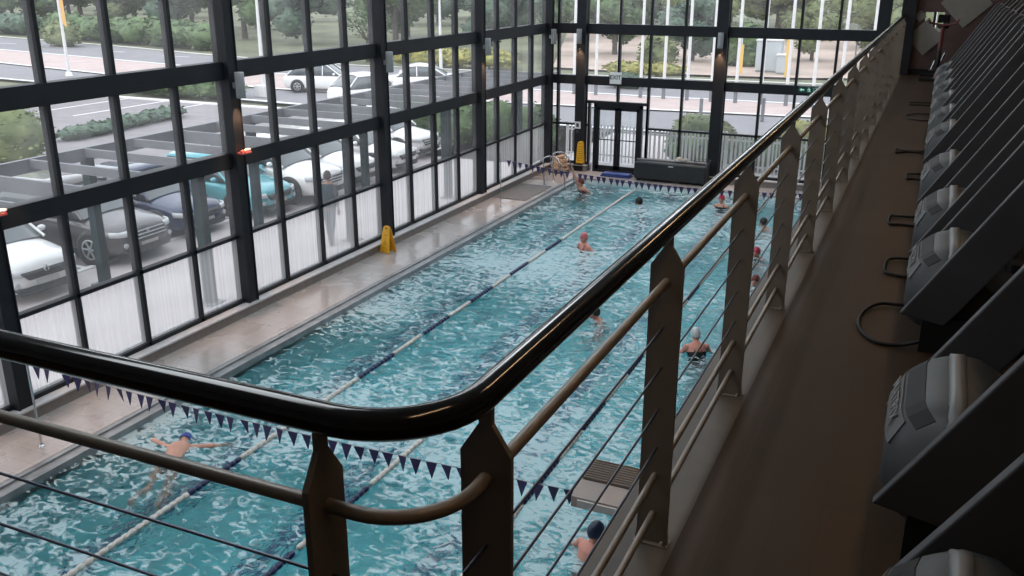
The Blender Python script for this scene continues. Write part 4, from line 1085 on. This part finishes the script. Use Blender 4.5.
    for s in (-1, 1):
        band(gt-.06, gt+.055, s*hw*.93, .016, 'headlamp', M_['clamp'], .03, y0=s*hw*.60)
        q = MB(); q.lathe([(0,-.01),(.055,-.01),(.06,.02),(0,.02)], (nose_x(hw*.72, g+.24), s*hw*.72, g+.26), 12, axis='X'); q.build('fog_lamp', M_['clamp'], root)
        q = MB(); q.ell((xf-1.35, s*(hw+.09), hb*1.10), (.07,.10,.065), 10, 7); q.tube([(xf-1.38,s*(hw-.06),hb*1.04),(xf-1.36,s*(hw+.06),hb*1.08)], .02, 6); q.build('wing_mirror', paint, root)
        q = MB(); q.box(-.55,-.42,s*(hw+.012)-.01,s*(hw+.012)+.01,hb*.82,hb*.85); q.build('door_handle', M_['cdark'], root)
    q = MB(); q.box(xf-.02, xf+.012, -.25,.25,gb-.15,gb-.04); q.build('number_plate', M_['plate'], root)
    q = MB()
    if emblem == 'diamond':
        xe = nose_x(0, gt-.02); q.prism([(-.060,gt-.03),(0,gt+.065),(.060,gt-.03),(0,gt-.125)], 'X', xe-.03, xe+.045)
        e_ = q.build('emblem', M_['rim'], root); q = MB(); q.prism([(-.025,gt-.03),(0,gt+.015),(.025,gt-.03),(0,gt-.075)], 'X', xe+.04, xe+.05); q.build('emblem_centre', M_['cdark'], e_)
    else:
        q.lathe([(0,-.01),(.05,-.01),(.05,.01),(0,.01)], (nose_x(0,gt-.04)+.03,0,gt-.04), 12, axis='X'); q.build('emblem', M_['rim'], root)
    return root
NX = -15.30
def nose(L_): return NX - L_/2
car('white hatchback with a diamond emblem at the photo\'s left edge', (-15.27-2.06,11.90,GZ0), -.05, PAINT['white'], 'hatch', 'diamond', L_=4.12, W=1.78, H=1.56)
car('dark grey SUV with barred grille beside the white hatchback', (-15.42-2.13,14.55,GZ0), .02, PAINT['grey'], 'suv', L_=4.27, W=1.79, H=1.63)
car('navy blue hatchback parked between the grey SUV and the turquoise car', (-15.75-2.0,16.85,GZ0), -.03, PAINT['navy'], 'hatch', L_=4.0, W=1.72, H=1.47)
car('turquoise hatchback behind the first full column of the long glass wall', (-15.30-2.0,19.10,GZ0), 0, PAINT['turq'], 'hatch', L_=3.95, W=1.72, H=1.50)
car('tall white SUV beyond the walking person', (-14.98-2.15,20.98,GZ0), 0, PAINT['white2'], 'suv', L_=4.3, W=1.80, H=1.66)
car('white hatchback just left of the column above the yellow sign', (-15.25-2.1,23.12,GZ0), 0, PAINT['white2'], 'hatch', L_=4.2, W=1.77, H=1.50)
car('white hatchback just right of the column above the yellow sign', (-15.1-2.1,25.35,GZ0), 0, PAINT['white2'], 'hatch', L_=4.2, W=1.76, H=1.48)
car('last white car of the row, closest to the hedge', (-15.6-2.15,27.75,GZ0), 0, PAINT['white2'], 'suv', L_=4.3, W=1.78, H=1.6)
car('white sedan standing sideways on the road behind the pergola', (-25.6,44.3,GZ0), math.radians(206), PAINT['white2'], 'sedan', L_=4.7, W=1.80, H=1.44, group='cars on and beyond the car park')
car('white car parked nose towards the pergola beside the lamp post', (-30.2,42.2,GZ0), .35, PAINT['white2'], 'hatch', L_=4.2, W=1.75, H=1.5, group='cars on and beyond the car park')
car('white car seen behind the pergola, left of the sideways sedan', (-25.0,38.6,GZ0), 1.2, PAINT['white2'], 'hatch', L_=4.1, W=1.75, H=1.5, group='cars on and beyond the car park')

# lamp posts, flag poles, marker posts
def lamp_post(x, y, h, label, arms, banner=False, base=False):
    root = empty('street_lamp', (x,y,GZ0)); tag(root, label, 'street lamp', 'white lamp posts')
    m = MB(); m.tube([(0,0,0),(0,0,h)], [.11,.06], 10); m.build('pole', M_['white'], root)
    if arms == 'Y':
        for s in (-1,1):
            m = MB(); m.tube([(0,0,h-.3),(s*.35,s*.1,h+.5),(s*.5,s*.15,h+1.4)], .05, 8); m.build('arm', M_['white'], root)
            m = MB(); m.box(s*.5-.3,s*.5+.3,s*.15-.12,s*.15+.12,h+1.4,h+1.5); m.build('lamp_head', M_['white'], root)
    else:
        m = MB(); m.box(-.55,.55,-.15,.15,h,h+.10,bev=.02); m.build('lamp_head', M_['white'], root)
    if banner:
        m = MB(); m.prism([(.12,h*.45),(.42,h*.42),(.36,h*.80),(.12,h*.86)], 'Y', -.01,.01); m.build('banner', mat('orange_banner', (.75,.42,.12), .7), root)
    m = MB(); 
    if base: m.box(-.35,.35,-.35,.35,0,.55)
    else: m.lathe([(0,.25),(.16,.25),(.24,0)], (0,0,0), 10)
    m.build('footing', M_['white'], root)
lamp_post(-49.1, 41.8, 7.0, 'white lamp post with forked top and orange banner, far left', 'Y', banner=True)
lamp_post(-31.8, 39.0, 5.6, 'white lamp post with square concrete footing right of the first full column', 'T', base=True)
lamp_post(-27.0, 49.5, 4.7, 'white lamp post behind the pergola between two columns', 'T')
for i in range(15):
    x = -17.4 + 1.22*i
    root = empty('flagpole', (x, 46.6, GZ0)); tag(root, 'tall white flagpole standing on the pink paving beyond the end wall', 'flagpole', 'row of white flagpoles beyond the end wall')
    m = MB(); m.tube([(0,0,0),(0,0,11)], [.085,.06], 8); m.build('pole', M_['white'], root)
    m = MB(); m.tube([(0,0,0),(0,0,.75)], .10, 8); m.build('sleeve', M_['beam'], root)
for x, y, lab in ((-11.3,60.2,'thin yellow marker pole beyond the road, just right of the second end wall column'),(-8.3,59.5,'taller yellow marker pole beyond the road near the green exit sign')):
    root = empty('marker_pole', (x,y,GZ0)); tag(root, lab, 'marker pole')
    m = MB(); m.box(-.14,.14,-.03,.03,.1,2.6 if x > -10 else 1.9); m.build('panel', mat('yellow_banner', (.80,.50,.10), .6), root)
    m = MB(); m.tube([(0,0.05,0),(0,0.05,2.9)], .03, 8); m.build('pole', M_['white'], root)
for x, y, w_, h_, lab in ((-10.0,63.0,1.6,2.0,'pale roadside cabinet beyond the road behind the end wall'),(-8.9,62.0,.8,1.2,'smaller pale roadside cabinet next to the larger one')):
    root = empty('roadside_cabinet', (x,y,GZ0)); tag(root, lab, 'cabinet')
    m = MB(); m.box(-w_/2,w_/2,-.4,.4,.1,h_,bev=.05); m.build('housing', mat('pale_blue_grey', (.45,.50,.53), .5), root)
    m = MB(); m.box(-w_/2-.05,w_/2+.05,-.45,.45,h_,h_+.08); m.build('lid', M_['white'], root)
    m = MB(); m.box(-w_/2+.05,w_/2-.05,-.38,.38,0,.1); m.build('plinth', M_['conc'], root)
root = empty('traffic_light', (-5.9, 79, GZ0)); tag(root, 'red traffic light glowing just above the handrail, far away', 'traffic light')
m = MB(); m.tube([(0,0,0),(0,0,3.2)], .06, 8); m.build('pole', M_['beam'], root)
m = MB(); m.box(-.25,.25,-.1,.15,2.6,3.7,bev=.04); m.build('housing', M_['cdark'], root)
m = MB(); m.ell((0,-.1,3.35),(.42,.12,.42)); m.build('red_lens', mat('red_signal', (.8,.1,.1), .4, emit=(1,.16,.22), estr=5), root)
for x, y, lab in ((-9.0,39.8,'short dark bollard at the road edge, right of the second end wall column'),(-6.6,41.2,'short dark bollard at the road edge behind the handrail')):
    root = empty('bollard', (x,y,GZ0)); tag(root, lab, 'bollard'); m = MB(); m.tube([(0,0,0),(0,0,.95)], .08, 8); m.build('stem', M_['beam'], root)
    m = MB(); m.ell((0,0,.97),(.09,.09,.05)); m.build('cap', M_['beam'], root)

# foliage: lumps of small leaf clumps round branching stems
def leaf_cloud(mb, blobs, n, size, rr):
    for _ in range(n):
        c, r_ = blobs[rr.randrange(len(blobs))]
        v = Vector((rr.gauss(0,1), rr.gauss(0,1), rr.gauss(0,1))).normalized()
        q = rr.uniform(.72, 1.06)
        p = Vector(c) + Vector((v.x*r_[0], v.y*r_[1], v.z*r_[2]))*q
        M3 = Matrix.Rotation(rr.uniform(0,6.28), 3, 'Z') @ Matrix.Rotation(rr.uniform(-1.2,1.2), 3, 'X')
        s = size*rr.uniform(.6,1.4)
        a_, b_ = M3 @ Vector((s,0,0)), M3 @ Vector((0,s*.7,0)); n_ = M3 @ Vector((0,0,s*.25))
        mb.add([p-a_, p-b_+n_, p+a_, p+b_+n_], [(0,1,2,3)])
def solid_blob(mb, c, r_, rr, n=14, m_=9, amp=.18):
    vs = []; fs = []; sd = rr.uniform(0,99)
    for i in range(m_+1):
        th = PI*i/m_
        for k in range(n):
            a_ = 2*PI*k/n; d_ = Vector((math.sin(th)*math.cos(a_), math.sin(th)*math.sin(a_), math.cos(th)))
            q = 1 + amp*noise.noise(d_*2.2 + Vector((sd,0,0)))*2
            vs.append((c[0]+d_.x*r_[0]*q, c[1]+d_.y*r_[1]*q, c[2]+d_.z*r_[2]*q))
    for i in range(m_):
        for k in range(n): fs.append((i*n+k,(i+1)*n+k,(i+1)*n+(k+1)%n,i*n+(k+1)%n))
    mb.add(vs, fs, 0, True)
def tree_proto(seed, H_, leaf, sparse=False):
    rr = random.Random(seed); root = empty('tree', (0,0,-50))
    tr = MB(); tr.tube([(0,0,0),(.1,.05,H_*.25),(-.05,.1,H_*.45)], [.28,.20,.16], 8)
    blobs = []; nb = 10 if not sparse else 6
    for k in range(nb):
        a_ = 2*PI*k/nb + rr.uniform(-.3,.3); d_ = H_*rr.uniform(.18,.36); z_ = H_*(rr.uniform(.26,.74) if not sparse else rr.uniform(.55,.85))
        c_ = (d_*math.cos(a_), d_*math.sin(a_), z_); r0 = H_*rr.uniform(.18,.25); blobs.append((c_, (r0,r0,r0*.8)))
        tr.tube([(-.05,.1,H_*.38), (c_[0]*.5,c_[1]*.5,z_*.78), c_], [.12,.08,.04], 6)
    blobs.append(((0,0,H_*.80),(H_*.22,H_*.22,H_*.18)))
    tr.build('trunk', M_['bark'], root)
    cr = MB()
    for c_, r_ in blobs:
        if not sparse: solid_blob(cr, c_, tuple(v*.82 for v in r_), rr)
    leaf_cloud(cr, blobs, 2200 if not sparse else 700, H_*.030, rr); cr.build('crown', leaf, root, recalc=False)
    return root
protos = [tree_proto(1, 8, M_['leafA']), tree_proto(2, 8, M_['leafB']), tree_proto(3, 8, M_['leafC']), tree_proto(4, 7, M_['leafA'], True)]
for p_ in protos: tag(p_, 'x', 'tree')
bpy.context.view_layer.update()
rr = random.Random(11)
spots = []
for k in range(10): spots.append((-130 + k*9.6, 85 - k*1.5 + rr.uniform(-1.5,1.5), rr.uniform(.95,1.15), rr.choice((0,2,0,1))))
for k in range(10): spots.append((-138 + k*11, 96 - k*1.3 + rr.uniform(-1,1), rr.uniform(1.15,1.4), rr.choice((0,2,1))))
spots = [t_ for t_ in spots if not (t_[0] > -80 and t_[1] < 70)]
for k in range(9): spots.append((-34 + k*7.0, 86 + rr.uniform(-2,3), rr.uniform(.9,1.1), rr.choice((0,1,2))))
spots += [(-44.5,63.5,.85,0),(-38,58.5,.55,3),(-31,66,.85,2),(-23.5,72,.8,0),(-16.5,69,.6,2),(-2.5,68,.85,1),(5,67,.9,1),(13,71,1.0,0),(-8.5,73,.55,1)]
for k in range(16): spots.append((-132 + k*10.5, 108 + rr.uniform(-2,2), rr.uniform(1.2,1.5), rr.choice((0,2,1))))
for k in range(12): spots.append((-30 + k*7.5, 98 + rr.uniform(-2,2), rr.uniform(.95,1.2), rr.choice((0,2,1))))
for k in range(14): spots.append((-170 + k*18, 125 + rr.uniform(-4,4), rr.uniform(1.7,2.1), rr.choice((0,2,1))))
keep = []
for t_ in spots:
    if t_[2] < 1.55 and any(math.hypot(t_[0]-u_[0], t_[1]-u_[1]) < 4.1*(t_[2]+u_[2]) for u_ in keep): continue
    if any(math.hypot(t_[0]-u_[0], t_[1]-u_[1]) < 4.4*(t_[2]+u_[2]) for u_ in keep): continue
    keep.append(t_)
spots = keep
used = set()
KIND = ['dense deep green tree','dense olive green tree','dense blue-green tree','open thin-branched tree']
for i, (x, y, s, kd) in enumerate(spots):
    o = protos[kd] if kd not in used else copy_tree(protos[kd]); used.add(kd)
    o.location = (x, y, GZ0-.05); o.scale = (s, s, s*rr.uniform(.9,1.1)); o.rotation_euler = (0,0,rr.uniform(0,6.28))
    o['label'] = KIND[kd] + ' in the belt of trees beyond the roads'; o['category'] = 'tree'; o['group'] = KIND[kd] + 's beyond the roads'
def hedge(x0, y0, x1, y1, w_, h_, leaf, label, name='hedge', n=500, size=.12, seed=5):
    rr = random.Random(seed); L_ = math.hypot(x1-x0,y1-y0); root = empty(name, ((x0+x1)/2,(y0+y1)/2,GZ0-.03), math.atan2(y1-y0,x1-x0)); tag(root, label, 'hedge' if name == 'hedge' else 'bush')
    m = MB(); k = max(1, int(L_/(w_*1.1))); bl = []
    for i in range(k):
        xx = -L_/2 + L_*(i+.5)/k; b_ = ((xx, rr.uniform(-.1,.1)*w_, h_*.48), (L_/k*.75, w_*.55, h_*.52*rr.uniform(.9,1.1))); bl.append(b_); solid_blob(m, b_[0], tuple(v*.9 for v in b_[1]), rr, 12, 7)
    leaf_cloud(m, bl, n, size, rr); m.build('foliage', leaf, root, recalc=False)
    m = MB()
    for i in range(k): xx = -L_/2 + L_*(i+.5)/k; m.tube([(xx,0,0),(xx+.05,.03,h_*.5)], .05, 6)
    m.build('stems', M_['bark'], root)
hedge(-128,78.5,-86,69.5,3,2.2,M_['leafC'],'long clipped hedge along the far road, at the top left', n=1500, size=.3, seed=1)
hedge(-82,68.5,-55,62.5,3,2.3,M_['leafA'],'long hedge along the far road behind the forked lamp post', n=1300, size=.3, seed=2)
hedge(-71.5,59.9,-68.5,59.3,2.5,2.2,M_['leafB'],'round pale bush in front of the far hedge','bush', n=400, size=.2, seed=3)
hedge(-19.0,31.2,-15.2,30.6,1.2,1.75,M_['leafA'],'green hedge beyond the last parked white car', n=900, size=.08, seed=4)
hedge(-15.1,30.6,-12.2,30.4,1.2,1.75,M_['leafA'],'green hedge near the room corner outside the long glass wall', n=900, size=.08, seed=14)
hedge(-28.8,20.6,-26.6,20.8,2.2,2.0,M_['leafB'],'round green bush in the car park at the left edge','bush', n=900, size=.08, seed=5)
hedge(-38.5,37.6,-33.2,37.4,2.6,1.2,M_['leafA'],'low green hedge behind the empty parking bays', n=1200, size=.14, seed=6)
hedge(-29.9,24.8,-30.7,31.6,1.0,.55,M_['leafC'],'scraggly low row of plants in the middle of the car park', n=500, size=.13, seed=7)
hedge(-34.5,57.5,-26.5,58.0,2.2,1.3,M_['leafY'],'yellow-green verge shrubs beyond the roads', n=900, size=.2, seed=8)
hedge(-18.9,57.4,-14.5,57.6,1.6,.9,M_['leafY'],'low yellow flowering shrubs beyond the road left of the sandy slope', n=700, size=.14, seed=9)
hedge(-18.0,61.6,-16.2,61.8,1.8,2.2,M_['leafB'],'olive bush behind the yellow flowering shrubs','bush', n=500, size=.2, seed=10)
hedge(-13.6,66.5,-11.0,66.5,2.2,3.0,M_['leafA'],'round dark green bush on the sandy slope','bush', n=700, size=.2, seed=11)
hedge(-8.1,32.4,-6.4,32.4,1.2,1.45,M_['leafB'],'flowering green bush behind the white fence, left of the second end wall column','bush', n=700, size=.07, seed=12)
hedge(-4.5,32.5,-2.8,32.5,1.2,1.45,M_['leafY'],'yellowish bush behind the white fence, right of the second end wall column','bush', n=700, size=.07, seed=13)
hedge(-7.8,30.3,2.5,30.3,.9,1.1,M_['leafA'],'long green planting right behind the white palisade fence', n=2200, size=.07, seed=15)
hedge(-16.6,50.6,-14.9,50.6,1.0,.9,M_['leafC'],'small dark bush on the median behind the double doors','bush', n=300, size=.12, seed=16)
